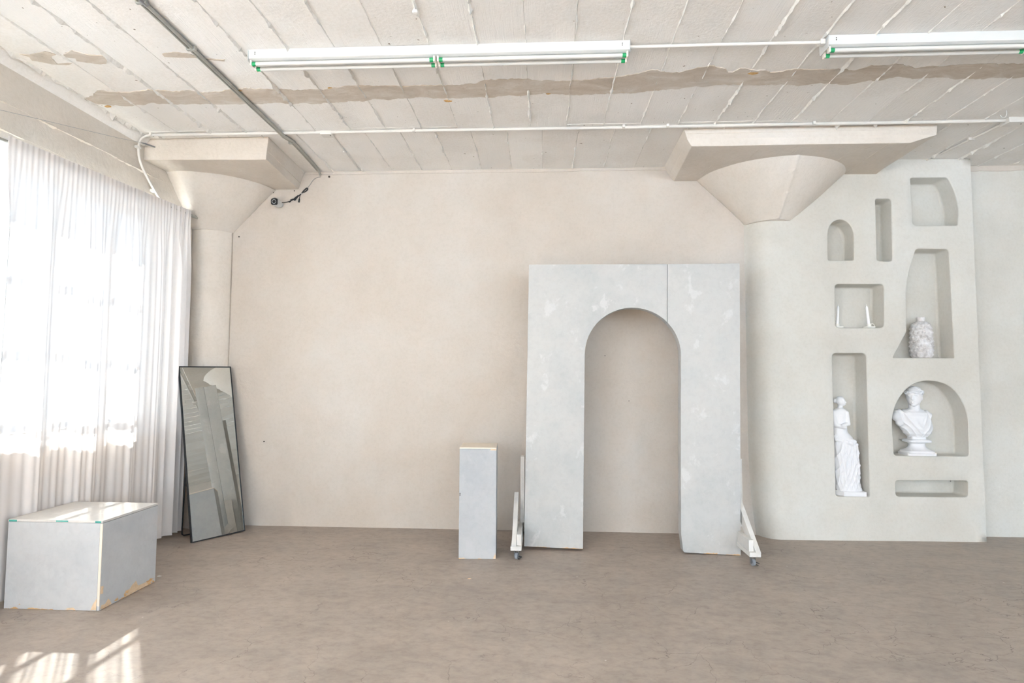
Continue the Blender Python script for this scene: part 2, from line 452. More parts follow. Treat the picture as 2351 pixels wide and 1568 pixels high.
# ceiling slab with board-formed panels and the fins left in their joints
ce = part('ceiling', MB().box(XL - 0.3, XR, YF, YB2 + 0.25, ZC + 0.012, ZC + 0.2), 'ceiling', None)
tag(ce, 'white board-formed concrete ceiling', kind='structure')
def ridge_mesh(mb, p0, p1, width, depth, seedv, step=0.028, up=Vector((0, 0, -1)), amount=1.0):
    p0 = Vector(p0); p1 = Vector(p1); L = (p1 - p0).length; d = (p1 - p0).normalized(); side = d.cross(up).normalized()
    n = max(2, int(L / step)); vs = []; fs = []
    for i in range(n + 1):
        t = L * i / n
        a = mnoise.noise((t * 2.1, seedv * 7.3, 0.5)); b = mnoise.noise((t * 17, seedv * 3.1, 2.5)); c = mnoise.noise((t * 31, seedv * 5.7, 9.5))
        k = max(0.06, min(1.6, (0.55 + 0.9 * a + 0.8 * b) * amount))
        w = width * (0.35 + 0.65 * k) * (1 + 0.7 * c); h = depth * k * max(0.15, 1 + 1.1 * c)
        q = p0 + d * t + side * (width * 0.5 * mnoise.noise((t * 5, seedv, 4.0)))
        vs += [q - side * w * 0.5 - up * 0.004, q + up * h + side * w * 0.25 * b, q + side * w * 0.5 - up * 0.004]
    for i in range(n):
        k = i * 3
        fs += [(k, k + 3, k + 4, k + 1), (k + 1, k + 4, k + 5, k + 2)]
    mb.add(vs, fs)
PW = 0.305
panel_mesh = {}
def panel(x0, x1, y0, y1, seedv):
    dz = R.uniform(-0.0025, 0.0025)
    w = x1 - x0; key = (round(w, 3), round(y1 - y0, 3))
    if key not in panel_mesh:
        panel_mesh[key] = MB().box(0.0012, w - 0.0012, 0.001, y1 - y0 - 0.001, -0.012, 0.012).mesh('ceiling_panel', bevel=0.0015, bseg=1)
        panel_mesh[key].materials.append(M['ceiling'])
    o = bpy.data.objects.new('ceiling_panel', panel_mesh[key]); COL.objects.link(o); o.parent = ce
    o.location = (x0, y0, ZC + 0.012 + dz)
YJ = 4.885
def board_row(first, y0, y1, sd):
    xs = []; x = first
    while x - PW > XL: x -= PW
    xs = [XL]
    while x < XR: xs.append(x); x += PW
    xs.append(XR)
    for i in range(len(xs) - 1):
        if xs[i + 1] - xs[i] > 0.02: panel(xs[i], xs[i + 1], y0, y1, i)
    for i, xx in enumerate(xs[1:-1]):
        if xx > 6.2: continue
        mb = MB(); ridge_mesh(mb, (xx, max(y0, 1.2), ZC), (xx, y1, ZC), 0.020, 0.015, sd + i * 1.37, step=0.02, amount=R.uniform(0.75, 1.5))
        part('joint_ridge', mb, 'ridge', ce)
board_row(-2.862, YF, YJ, 10)
board_row(-0.931, YJ, YB2, 90)
for seg in ((-3.5, 1.9), (2.0, 4.6)):
    mb = MB(); ridge_mesh(mb, (seg[0], YJ - 0.05, ZC), (seg[1], YJ - 0.05, ZC), 0.006, 0.002, seg[0] * 3.1); part('joint_ridge', mb, 'ridge', ce)

def flat_patch(name, poly, z, jit, sub, mat='patch'):
    """ragged-edged thin skin on the ceiling"""
    pts = []
    n = len(poly)
    for i in range(n):
        a = Vector((*poly[i], 0)); b = Vector((*poly[(i + 1) % n], 0)); L = (b - a).length; k = max(1, int(L / sub))
        nn = Vector((-(b - a).y, (b - a).x, 0)).normalized() if L > 1e-6 else Vector()
        for j in range(k):
            q = a.lerp(b, j / k); q += nn * jit * (mnoise.noise((q.x * 9, q.y * 9, 3)) + 0.7 * mnoise.noise((q.x * 33, q.y * 33, 7)))
            pts.append((q.x, q.y))
    v, e, f, *_ = delaunay_2d_cdt([Vector(p) for p in pts], [], [list(range(len(pts)))], 1, 1e-6)
    mb = MB(); m = len(v)
    vs = [(p.x, p.y, z) for p in v] + [(p.x, p.y, z + 0.008) for p in v]
    fs = [tuple(t) for t in f]; edges = {}
    for t in fs:
        for i in range(len(t)):
            ed = (t[i], t[(i + 1) % len(t)]); edges[ed] = 1
    for (a, b) in edges:
        if (b, a) not in edges: fs.append((a, b, b + m, a + m))
    return part(name, mb.add(vs, fs), mat, ce)
TOP = [(-3.495, 4.213), (-3.274, 4.106), (-3.067, 4.142), (-2.937, 4.1), (-2.66, 4.132), (-2.474, 4.154), (-2.189, 4.113), (-1.937, 4.131), (-1.623, 4.157), (-1.41, 4.102), (-1.161, 4.125), (-0.781, 4.129), (-0.495, 4.11), (-0.428, 4.063), (-0.243, 4.058), (0.156, 4.107), (0.428, 4.076), (0.488, 4.072), (0.689, 4.01), (0.741, 3.971), (0.93, 4.032), (1.029, 3.956), (1.141, 3.944), (1.281, 4.024), (1.325, 3.98), (1.582, 4.049), (1.74, 4.01), (1.919, 4.023), (2.101, 4.043), (2.188, 3.99), (2.352, 3.98), (2.484, 4.014), (2.629, 4.021), (2.805, 3.989), (3.181, 4.006), (3.9, 3.98), (5.2, 4.02)]
BOT = [(-3.5, 4.281), (-3.341, 4.328), (-3.22, 4.355), (-3.015, 4.312), (-2.788, 4.337), (-2.581, 4.338), (-2.315, 4.357), (-2.102, 4.344), (-1.705, 4.376), (-1.421, 4.338), (-1.148, 4.321), (-0.879, 4.305), (-0.719, 4.332), (-0.487, 4.321), (-0.29, 4.316), (0.002, 4.281), (0.26, 4.312), (0.483, 4.302), (0.735, 4.286), (0.979, 4.25), (1.245, 4.204), (1.462, 4.214), (1.65, 4.228), (1.833, 4.23), (2.009, 4.219), (2.142, 4.243), (2.293, 4.187), (2.454, 4.158), (2.664, 4.167), (2.887, 4.195), (3.327, 4.196), (4.0, 4.18), (5.2, 4.2)]
o = flat_patch('bare_strip', TOP + BOT[::-1], ZC - 0.0042, 0.022, 0.016)
o['label'] = 'ragged grey-brown strip of bare concrete'
for poly in ([(-3.431, 3.593), (-3.369, 3.609), (-3.234, 3.568), (-3.187, 3.61), (-3.252, 3.641), (-3.28, 3.724), (-3.18, 3.721), (-3.228, 3.74), (-3.32, 3.729), (-3.364, 3.699), (-3.414, 3.675), (-3.394, 3.628)],
             [(-3.149, 3.619), (-3.048, 3.57), (-2.98, 3.626), (-2.862, 3.645), (-2.945, 3.738), (-3.007, 3.738), (-3.12, 3.695), (-3.101, 3.661), (-3.149, 3.646)],
             [(-2.489, 3.634), (-2.399, 3.612), (-2.324, 3.635), (-2.236, 3.7), (-2.11, 3.719), (-2.132, 3.746), (-2.305, 3.69), (-2.441, 3.677), (-2.496, 3.668)]):
    o = flat_patch('peeled_patch', poly, ZC - 0.0035, 0.006, 0.02); o['label'] = 'patch where the paint has peeled'
for (x, y, r) in ((-0.73, 4.37, 0.022), (-2.24, 4.14, 0.016), (-3.40, 4.35, 0.022), (0.03, 4.285, 0.016), (-1.56, 4.13, 0.013), (1.43, 4.05, 0.03)):
    poly = [(x + r * 1.5 * math.cos(a) * R.uniform(0.6, 1.1), y + r * 0.7 * math.sin(a) * R.uniform(0.6, 1.1)) for a in [2 * math.pi * k / 9 for k in range(9)]]
    flat_patch('rust_stain', poly, ZC - 0.0046, 0.004, 0.008, 'rust')
# form-board fins on the left wall beam
for z, am in ((3.27, 1.2), (3.08, 1.0)):
    mb = MB(); ridge_mesh(mb, (XL, 1.5, z - 0.03), (XL, 5.25, z + 0.02), 0.020, 0.012, z * 5, up=Vector((1, 0, 0)), amount=am)
    part('form_ridge', mb, 'ridge_wall', wl)
# small screw holes in the back wall
for (x, y, z, r) in ((-3.128, YB, 2.912, 0.007), (-2.20, YB, 3.528, 0.010), (-2.78, YB, 3.37, 0.006), (-2.56, YB, 3.385, 0.006), (-2.80, YB, 0.83, 0.007), (0.83, YB, 1.26, 0.004), (0.6, YB, 1.7, 0.004)):
    mb = MB().lathe([(r, 0), (r, 0.004)], seg=10).xform(Matrix.Translation((x, y - 0.0005, z)) @ Matrix.Rotation(math.pi / 2, 4, 'X'))
    part('screw_hole', mb, 'dark', wb)

# columns: shaft, flared capital and drop panel
def capital(cx, cy, r0, z0, r1, z1, ridge_a=None):
    prof = []; n = 40
    for i in range(n + 1):
        t = i / n; prof.append((r0 + (r1 - r0) * (t ** 1.06), z0 + (z1 - z0) * t))
    mb = MB(); seg = 300; vs = []; fs = []
    for j, (r, z) in enumerate(prof):
        for k in range(seg):
            a = 2 * math.pi * k / seg
            rr = r * (1 + 0.012 * mnoise.noise((math.cos(a) * 3, math.sin(a) * 3, z * 4 + cx)))
            if ridge_a is not None:
                da = abs((a - ridge_a + math.pi) % (2 * math.pi) - math.pi)
                rr *= 1 + 0.16 * math.exp(-da / 0.42) * (1 - 0.75 * j / n) + 0.034 * math.exp(-(da / (0.03 + 0.02 * (1 - j / n))) ** 2) * (0.8 + 1.2 * mnoise.noise((z * 45, 0, 1)))
            vs.append((cx + rr * math.cos(a), cy + rr * math.sin(a), z))
    for i in range(len(prof) - 1):
        for k in range(seg):
            fs.append((i*seg+k, i*seg+(k+1) % seg, (i+1)*seg+(k+1) % seg, (i+1)*seg+k))
    fs.append(tuple(range(seg))[::-1]); fs.append(tuple((len(prof)-1)*seg+k for k in range(seg)))
    return mb.add(vs, fs)
def rough_edges(me, amp, sub=6):
    bm = bmesh.new(); bm.from_mesh(me)
    bmesh.ops.subdivide_edges(bm, edges=bm.edges[:], cuts=sub, use_grid_fill=True)
    bmesh.ops.triangulate(bm, faces=[f for f in bm.faces if len(f.verts) > 4])
    for v in bm.verts:
        q = v.co * 6
        v.co += Vector((mnoise.noise(q), mnoise.noise(q + Vector((9, 0, 0))), 0.6 * mnoise.noise(q + Vector((0, 9, 0))))) * amp
    bm.to_mesh(me); bm.free(); return me
# left column
cl = empty('column', (-3.40, 5.80, 0)); tag(cl, 'cream round column with flared capital in the left corner', 'column', kind='structure')
off = absloc(cl)
for nm, mb, sm in (('shaft', MB().lathe([(0.24, 0), (0.24, 2.955)], -3.42, 5.95, 64), 40), ('capital', capital(-3.42, 5.94, 0.24, 2.95, 0.665, 3.392), 40)):
    me = mb.mesh(nm, off, sm)
    clip(me, Vector((0, YB - 0.001, 0)) - off, (0, 1, 0)); clip(me, Vector((XL + 0.001, 0, 0)) - off, (-1, 0, 0))
    link(nm, me, 'capital', cl)
dp = MB().add([(XL + 0.001, 4.98, ZC), (-2.415, 4.98, ZC), (-2.46, YB, ZC), (XL + 0.001, YB, ZC), (XL + 0.001, 4.98, 3.388), (-2.428, 4.98, 3.375), (-2.52, YB, 3.40), (XL + 0.001, YB, 3.40)],
              [(0, 1, 2, 3), (7, 6, 5, 4), (0, 4, 5, 1), (1, 5, 6, 2), (2, 6, 7, 3), (3, 7, 4, 0)])
me = rough_edges(dp.mesh('drop_panel', off, bevel=0.006), 0.004); link('drop_panel', me, 'capital', cl)
for z in (3.455, 3.52):
    mb = MB(); ridge_mesh(mb, (-3.5, 4.982, z), (-2.43, 4.982, z + 0.004), 0.006, 0.0035, z, up=Vector((0, -1, 0)), amount=0.7); part('form_ridge', mb, 'ridge_wall', cl)
    mb = MB(); ridge_mesh(mb, (-2.425, 5.0, z), (-2.49, 5.86, z + 0.004), 0.006, 0.0035, z + 3, up=Vector((1, 0, 0)), amount=0.7); part('form_ridge', mb, 'ridge_wall', cl)
# right column (its shaft is plastered into the niche wall)
cr = empty('column', (2.2, 5.80, 0)); tag(cr, 'cream column head with flared capital above the niche wall', 'column', kind='structure')
off = absloc(cr)
me = capital(2.2, 5.92, 0.235, 2.985, 0.685, 3.435, -math.pi / 2 + 0.02).mesh('capital', off, 50)
clip(me, Vector((0, YB - 0.001, 0)) - off, (0, 1, 0)); link('capital', me, 'capital', cr)
dp = MB().add([(1.175, 4.958, ZC), (3.232, 4.958, ZC), (3.24, YB, ZC), (1.19, YB, ZC),
               (1.20, 4.955, 3.488), (3.222, 4.955, 3.488), (3.23, YB, 3.488), (1.24, YB, 3.488),
               (1.238, 4.972, 3.43), (3.02, 4.972, 3.432), (3.19, YB, 3.436), (1.288, YB, 3.436)],
              [(0, 1, 2, 3), (11, 10, 9, 8)] + [f for k in (0, 4) for f in ((k, k+4, k+5, k+1), (k+1, k+5, k+6, k+2), (k+2, k+6, k+7, k+3), (k+3, k+7, k+4, k))])
me = rough_edges(dp.mesh('drop_panel', off, bevel=0.006), 0.004); link('drop_panel', me, 'capital', cr)
for xx, x2 in ((1.55, 1.52), (1.83, 1.78), (2.16, 2.14), (2.62, 2.62), (2.85, 2.86)):
    mb = MB(); ridge_mesh(mb, (xx, 4.99, 3.432), (x2, 5.8, 3.434), 0.006, 0.004, xx, amount=0.6); part('form_ridge', mb, 'ridge_wall', cr)
mb = MB(); ridge_mesh(mb, (1.2, 4.956, 3.535), (3.2, 4.956, 3.54), 0.006, 0.003, 8.8, up=Vector((0, -1, 0)), amount=0.6); part('form_ridge', mb, 'ridge_wall', cr)


# ------------------------------------------------------------------ niche wall
def yface(x): return 5.715 + 0.03 * (x - 2.2)
def round_poly(poly, radii, n=6):
    out = []; m = len(poly)
    for i in range(m):
        p = Vector(poly[i]); a = Vector(poly[i - 1]) - p; b = Vector(poly[(i + 1) % m]) - p
        r = radii[i] if isinstance(radii, (list, tuple)) else radii
        r = min(r, a.length * 0.48, b.length * 0.48)
        if r < 1e-4: out.append(p); continue
        p0 = p + a.normalized() * r; p1 = p + b.normalized() * r
        for k in range(n + 1):
            t = k / n; out.append(p0 * (1 - t) ** 2 + p * 2 * t * (1 - t) + p1 * t * t)
    return out
def resample(poly, step):
    out = []; n = len(poly)
    for i in range(n):
        a = poly[i]; b = poly[(i + 1) % n]; k = max(1, int(round((b - a).length / step)))
        for j in range(k): out.append(a.lerp(b, j / k))
    return out
def offset(poly, d):
    n = len(poly); out = []
    area = sum(poly[i].x * poly[(i+1) % n].y - poly[(i+1) % n].x * poly[i].y for i in range(n))
    s = 1 if area > 0 else -1
    for i in range(n):
        t1 = (poly[i] - poly[i - 1]); t2 = (poly[(i + 1) % n] - poly[i])
        t1 = t1.normalized() if t1.length > 1e-9 else t2.normalized(); t2 = t2.normalized() if t2.length > 1e-9 else t1
        n1 = Vector((t1.y, -t1.x)) * s; n2 = Vector((t2.y, -t2.x)) * s
        nn = (n1 + n2); nn = nn / max(0.35, nn.length_squared) * 2 if nn.length > 1e-6 else n1
        out.append(poly[i] + nn * d * 0.5 * 2 / 2 if False else poly[i] + nn.normalized() * d / max(0.6, nn.normalized().dot(n1)))
    return out
NICHES = [
    ([(2.686, 2.605), (2.930, 2.605), (2.936, 2.864), (2.915, 2.93), (2.877, 2.977), (2.81, 3.003), (2.745, 2.977), (2.71, 2.93), (2.693, 2.87)], [.02, .02, .05, .05, .06, .08, .06, .05, .05], 5.925),
    ([(3.149, 3.196), (3.295, 3.195), (3.288, 2.597), (3.146, 2.597)], [.02, .035, .03, .03], 5.93),
    ([(3.484, 3.399), (3.829, 3.401), (3.878, 3.303), (3.91, 3.177), (3.922, 3.089), (3.908, 2.939), (3.489, 2.939)], [.02, .03, .08, .08, .06, .02, .04], 5.968),
    ([(2.747, 2.377), (3.201, 2.377), (3.190, 1.965), (2.738, 1.965)], [.035, .04, .045, .04], 5.945),
    ([(3.512, 2.716), (3.815, 2.712), (3.827, 1.684), (3.261, 1.684), (3.398, 1.929), (3.408, 2.401)], [.03, .04, .004, .006, .01, .15], 5.965),
    ([(2.701, 1.723), (3.016, 1.724), (3.008, 0.397), (2.701, 0.397)], [.04, .045, .02, .03], 5.955),
    ([(3.242, 0.776), (3.925, 0.776), (3.930, 1.125), (3.905, 1.23), (3.85, 1.345), (3.772, 1.425), (3.68, 1.463), (3.57, 1.476), (3.47, 1.455), (3.38, 1.40), (3.30, 1.30), (3.255, 1.20), (3.235, 1.10)], [.03, .03] + [.08] * 11, 5.968),
    ([(3.249, 0.549), (3.906, 0.552), (3.901, 0.404), (3.246, 0.402)], [.025, .025, .03, .04], 5.968),
]
nw = MB()
X0, X1 = 2.2, 4.05
outer = resample([Vector((X0, 0)), Vector((X1, 0)), Vector((X1, ZC)), Vector((X0, ZC))], 0.12)
allv = list(outer); polys = [list(range(len(outer)))]; edges = [(i, (i + 1) % len(outer)) for i in range(len(outer))]
rings = []
for poly, rad, yb in NICHES:
    p = resample(round_poly(poly, rad), 0.03)
    lip = 0.010
    r0 = offset(p, lip)
    k = len(allv); allv += r0; n = len(r0)
    edges += [(k + i, k + (i + 1) % n) for i in range(n)]
    rings.append((p, r0, yb))
# interior grid points give the plaster a gentle waviness
def inside(pt, poly):
    c = False; n = len(poly)
    for i in range(n):
        a, b = poly[i], poly[i - 1]
        if (a.y > pt.y) != (b.y > pt.y) and pt.x < (b.x - a.x) * (pt.y - a.y) / (b.y - a.y) + a.x: c = not c
    return c
for ix in range(1, 18):
    for iz in range(1, 35):
        q = Vector((X0 + (X1 - X0) * ix / 18, ZC * iz / 35))
        if all(not inside(q, r0) and min((q - w).length for w in r0) > 0.03 for _, r0, _ in rings): allv.append(q)
v, e, f, *_ = delaunay_2d_cdt(allv, edges, [], 0, 1e-7)
tris = []
for t in f:
    c = sum((v[i] for i in t), Vector((0, 0))) / len(t)
    if any(inside(c, r0) for _, r0, _ in rings): continue
    tris.append(tuple(t))
def wav(x, z): return 0.006 * mnoise.noise((x * 1.3, z * 1.3, 5))
nw.add([(p.x, yface(p.x) + (wav(p.x, p.y) if X0 + 0.01 < p.x < X1 - 0.01 else 0), p.y) for p in v], tris)
for p, r0, yb in rings:
    n = len(p); loops = []
    lip = 0.010
    for a in (0, 30, 60, 90):
        s_ = math.sin(math.radians(a)); c_ = 1 - math.cos(math.radians(a))
        q = offset(p, lip * (1 - s_))
        loops.append([(w.x, yface(w.x) + wav(r0[i].x, r0[i].y) * (1 - a / 90) + lip * c_, w.y) for i, w in enumerate(q)])
    loops.append([(w.x, yb - 0.022, w.y) for w in p])
    for a in (30, 60, 90):
        q = offset(p, -0.022 * (1 - math.cos(math.radians(a))))
        loops.append([(w.x, yb - 0.022 + 0.022 * math.sin(math.radians(a)), w.y) for w in q])
    loops.append([(w.x, yb, w.y) for w in offset(p, -0.025)])
    vs = [q for L in loops for q in L]; fs = []
    for i in range(len(loops) - 1):
        for k in range(n): fs.append((i*n+k, i*n+(k+1) % n, (i+1)*n+(k+1) % n, (i+1)*n+k))
    nw.add(vs, fs)
    capp = [Vector((q[0], q[2])) for q in loops[-1]]
    cv, ce_, cf, *_ = delaunay_2d_cdt(capp, [], [list(range(n))], 1, 1e-7)
    nw.add([(q.x, yb, q.y) for q in cv], [tuple(t_) for t_ in cf])
# rounded left flank (the buried column) and the square right end
prof = [(1.962, YB + 0.0)] + [(2.2 - 0.238 * math.cos(a) , 5.955 - 0.24 * math.sin(a)) for a in [math.radians(18 + 72 * i / 12) for i in range(1, 13)]]
prof[-1] = (2.2, yface(2.2))
zs = [ZC * i / 30 for i in range(31)]
vs = []; fs = []
for z in zs:
    for (x, y) in prof: vs.append((x + 0.06 * max(0, 1 - z / 0.9) ** 2 * (2.2 - x) / 0.24, y, z))
n = len(prof)
for i in range(30):
    for k in range(n - 1): fs.append((i*n+k, i*n+k+1, (i+1)*n+k+1, (i+1)*n+k))
nw.add(vs, fs)
nw.add([(X1, yface(X1), 0), (X1, YB2, 0), (X1, YB2, ZC), (X1, yface(X1), ZC)], [(0, 1, 2, 3)])
me = bpy.data.meshes.new('wall_niche'); me.from_pydata(nw.v, [], nw.f)
bm = bmesh.new(); bm.from_mesh(me); bmesh.ops.remove_doubles(bm, verts=bm.verts, dist=0.0008)
bmesh.ops.dissolve_degenerate(bm, dist=0.0003, edges=bm.edges)
bmesh.ops.recalc_face_normals(bm, faces=bm.faces)
if sum(f_.normal.y * f_.calc_area() for f_ in bm.faces) > 0: bmesh.ops.reverse_faces(bm, faces=bm.faces[:])
bm.to_mesh(me); bm.free()
me.shade_smooth(); me.set_sharp_from_angle(angle=math.radians(50))
wn = link('wall_niche', me, 'niche', None); tag(wn, 'pale plaster false wall with eight recessed niches', kind='structure')

# ------------------------------------------------------------------ windows
w1 = empty('window_1', (XL - 0.22, 3.1, 1.02)); tag(w1, 'steel window behind the sheer curtain', kind='structure')
(y0, y1, z0, z1) = WIN[0]; xw = XL - 0.22
fr = MB().box(xw - 0.03, xw + 0.03, y0, y1, z0, z0 + 0.05).box(xw - 0.03, xw + 0.03, y0, y1, z1 - 0.05, z1).box(xw - 0.03, xw + 0.03, y0, y0 + 0.05, z0, z1).box(xw - 0.03, xw + 0.03, y1 - 0.05, y1, z0, z1)
part('window_frame', fr, 'window_frame', w1)
part('window_sill', MB().box(XL - 0.30, XL + 0.03, y0, y1, z0 - 0.04, z0 - 0.0), 'window_frame', w1, bevel=0.006)
NC, NR = 9, 4
for i in range(1, NC):
    yy = y0 + (y1 - y0) * i / NC
    w = 0.035 if i % 3 == 0 else 0.014
    part('mullion', MB().box(xw - 0.02, xw + 0.02, yy - w, yy + w, z0 + 0.05, z1 - 0.05), 'window_frame', w1)
for j in range(1, NR):
    zz = z0 + (z1 - z0) * j / NR
    part('glazing_bar', MB().box(xw - 0.015, xw + 0.015, y0 + 0.05, y1 - 0.05, zz - 0.013, zz + 0.013), 'window_frame', w1)
pm = None
for i in range(NC):
    for j in range(NR):
        a = y0 + (y1 - y0) * i / NC; b = z0 + (z1 - z0) * j / NR
        if pm is None:
            pm = MB().box(-0.002, 0.002, 0, (y1 - y0) / NC, 0, (z1 - z0) / NR).mesh('pane'); pm.materials.append(M['pane'])
        o = bpy.data.objects.new('pane', pm); COL.objects.link(o); o.parent = w1
        o.location = Vector((xw - 0.004, a, b)) - Vector(w1.location)
def plain_window(name, axis, c, hole, label):
    a, b, q0, q1 = hole
    ctr = (c, (a + b) / 2, q0) if axis == 'x' else ((a + b) / 2, c, q0)
    w = empty(name, ctr); tag(w, label, kind='structure')
    def bx(u0, u1, za, zb, nm):
        mb = MB().box(c - 0.02, c + 0.02, u0, u1, za, zb) if axis == 'x' else MB().box(u0, u1, c - 0.02, c + 0.02, za, zb)
        part(nm, mb, 'window_frame', w)
    for u in (a, b - 0.05): bx(u, u + 0.05, q0, q1, 'window_frame')
    for z in (q0, q1 - 0.05): bx(a + 0.05, b - 0.05, z, z + 0.05, 'window_frame')
    n = 8
    for i in range(1, n): bx(a + (b - a) * i / n - 0.015, a + (b - a) * i / n + 0.015, q0 + 0.05, q1 - 0.05, 'mullion')
plain_window('window_2', 'x', XL - 0.22, WIN[1], 'steel window further along the left wall')
plain_window('window_5', 'x', XR + 0.22, WIN_R[0], 'steel window in the far right wall')
plain_window('window_3', 'y', YF - 0.22, WIN_F[0], 'steel window behind the viewer')
plain_window('window_4', 'y', YF - 0.22, WIN_F[1], 'steel window behind the viewer on the right')


def wpart(name, mb, mat, parent, smooth=None, bevel=0, bseg=2):
    """world-coordinate mesh under a rotated top-level empty"""
    mw = Matrix.LocRotScale(parent.location, parent.rotation_euler, None)
    mb.xform(mw.inverted())
    return link(name, mb.mesh(name, (0, 0, 0), smooth, bevel, bseg), mat, parent)
def obox(cx, cy, cz, dx, dy, dz, rot=None):
    mb = MB().box(-dx / 2, dx / 2, -dy / 2, dy / 2, -dz / 2, dz / 2)
    mt = Matrix.Translation((cx, cy, cz))
    if rot is not None: mt = mt @ rot
    return mb.xform(mt)

# ------------------------------------------------------------------ arch flat on a rolling base
YAW, ROLL = -0.0203, 0.0142
arch = empty('rolling_arch_flat', (-0.167, 5.225, 0.030), (0, ROLL, YAW))
tag(arch, 'tall white plastered flat with a round-headed arch opening on a caster base', 'stage prop')
HA, WA, TA = 2.465, 1.822, 0.115
uc, ra, vs_ = 0.913, 0.412, 1.665
def arc(a0, a1, n=26): return [(uc + ra * math.cos(a0 + (a1 - a0) * i / n), vs_ + ra * math.sin(a0 + (a1 - a0) * i / n)) for i in range(n + 1)]
us = 1.206; asplit = math.acos((us - uc) / ra); asplit2 = math.acos((us + 0.003 - uc) / ra)
left_poly = [(0.0, 0.0), (uc - ra + 0.004, -0.004)] + arc(math.pi, asplit) + [(us, HA - 0.002), (0.62, HA - 0.006), (0.0, HA - 0.012)]
right_poly = [(us + 0.003, HA - 0.002)] + arc(asplit2, 0.0, 14) + [(uc + ra, 0.95), (uc + ra + 0.004, 0.16), (uc + ra + 0.022, 0.012), (uc + ra + 0.034, 0.002), (WA, -0.004), (WA, HA + 0.008)]
def panel_mb(poly):
    """prism with a CDT front so the concave outline triangulates cleanly"""
    pts = [Vector(p) for p in poly]
    v, e, f, *_ = delaunay_2d_cdt(pts, [], [list(range(len(pts)))], 1, 1e-7)
    n = len(v); mb = MB(); fs = [tuple(t) for t in f] + [tuple(i + n for i in reversed(t)) for t in f]
    ed = {}
    for t in f:
        for i in range(len(t)): ed[(t[i], t[(i + 1) % len(t)])] = 1
    for (a, b) in ed:
        if (b, a) not in ed: fs.append((a, b, b + n, a + n))
    return mb.add([(p.x, 0, p.y) for p in v] + [(p.x, TA, p.y) for p in v], fs)
for poly in (left_poly, right_poly):
    me = panel_mb(poly).mesh('panel', smooth=25, bevel=0.004, bseg=2); link('panel', me, 'arch', arch)
for u0, u1 in ((0.0, 0.018), (WA - 0.018, WA)):
    lpart('side_board', MB().box(u0, u1, TA + 0.001, 0.275, 0.004, HA - 0.02), 'arch', arch, bevel=0.002)
lpart('back_rail', MB().box(0.02, WA - 0.02, TA + 0.001, TA + 0.04, HA - 0.14, HA - 0.05), 'arch_base', arch, bevel=0.002)
def caster(parent, x, y, z, side):
    """swivel caster with its wheel on the floor below a plank"""
    c = wpart('caster', MB().box(x - 0.03, x + 0.03, y - 0.03, y + 0.03, z - 0.004, z), 'steel', parent, bevel=0.001)
    inv = None
    def sub(nm, mb, mat, smooth=None, bevel=0):
        mw = Matrix.LocRotScale(parent.location, parent.rotation_euler, None); mb.xform(mw.inverted())
        return link(nm, mb.mesh(nm, (0, 0, 0), smooth, bevel), mat, c)
    wr_ = 0.027; ax = Matrix.Rotation(math.pi / 2, 4, 'Y'); tw = Matrix.Rotation(side * 0.25, 4, 'Z')
    T = Matrix.Translation((x, y - 0.004, wr_)) @ tw
    sub('wheel', MB().lathe([(0.010, -0.0125), (0.023, -0.0125), (wr_, -0.009), (wr_, 0.009), (0.023, 0.0125), (0.010, 0.0125)], seg=28).xform(T @ ax), 'rubber', 40)
    sub('hub', MB().lathe([(0.012, -0.0145), (0.012, 0.0145)], seg=16).xform(T @ ax), 'steel', 40)
    fk = MB()
    for s_ in (-1, 1):
        fk.add([(s_ * 0.017, -0.012, 0.052), (s_ * 0.017, 0.016, 0.052), (s_ * 0.017, 0.009, -0.008), (s_ * 0.017, -0.009, -0.008),
                (s_ * 0.0195, -0.012, 0.052), (s_ * 0.0195, 0.016, 0.052), (s_ * 0.0195, 0.009, -0.008), (s_ * 0.0195, -0.009, -0.008)],
               [(0, 1, 2, 3), (7, 6, 5, 4), (0, 4, 5, 1), (1, 5, 6, 2), (2, 6, 7, 3), (3, 7, 4, 0)])
    fk.box(-0.0195, 0.0195, -0.014, 0.018, 0.042, 0.046)
    sub('fork', fk.xform(T), 'steel')
    sub('brake_lever', MB().box(0.019, 0.044, -0.022, 0.004, 0.004, 0.009).box(0.019, 0.036, -0.028, -0.008, -0.012, -0.007).xform(T @ Matrix.Rotation(0.3, 4, 'Y')), 'black', bevel=0.001)
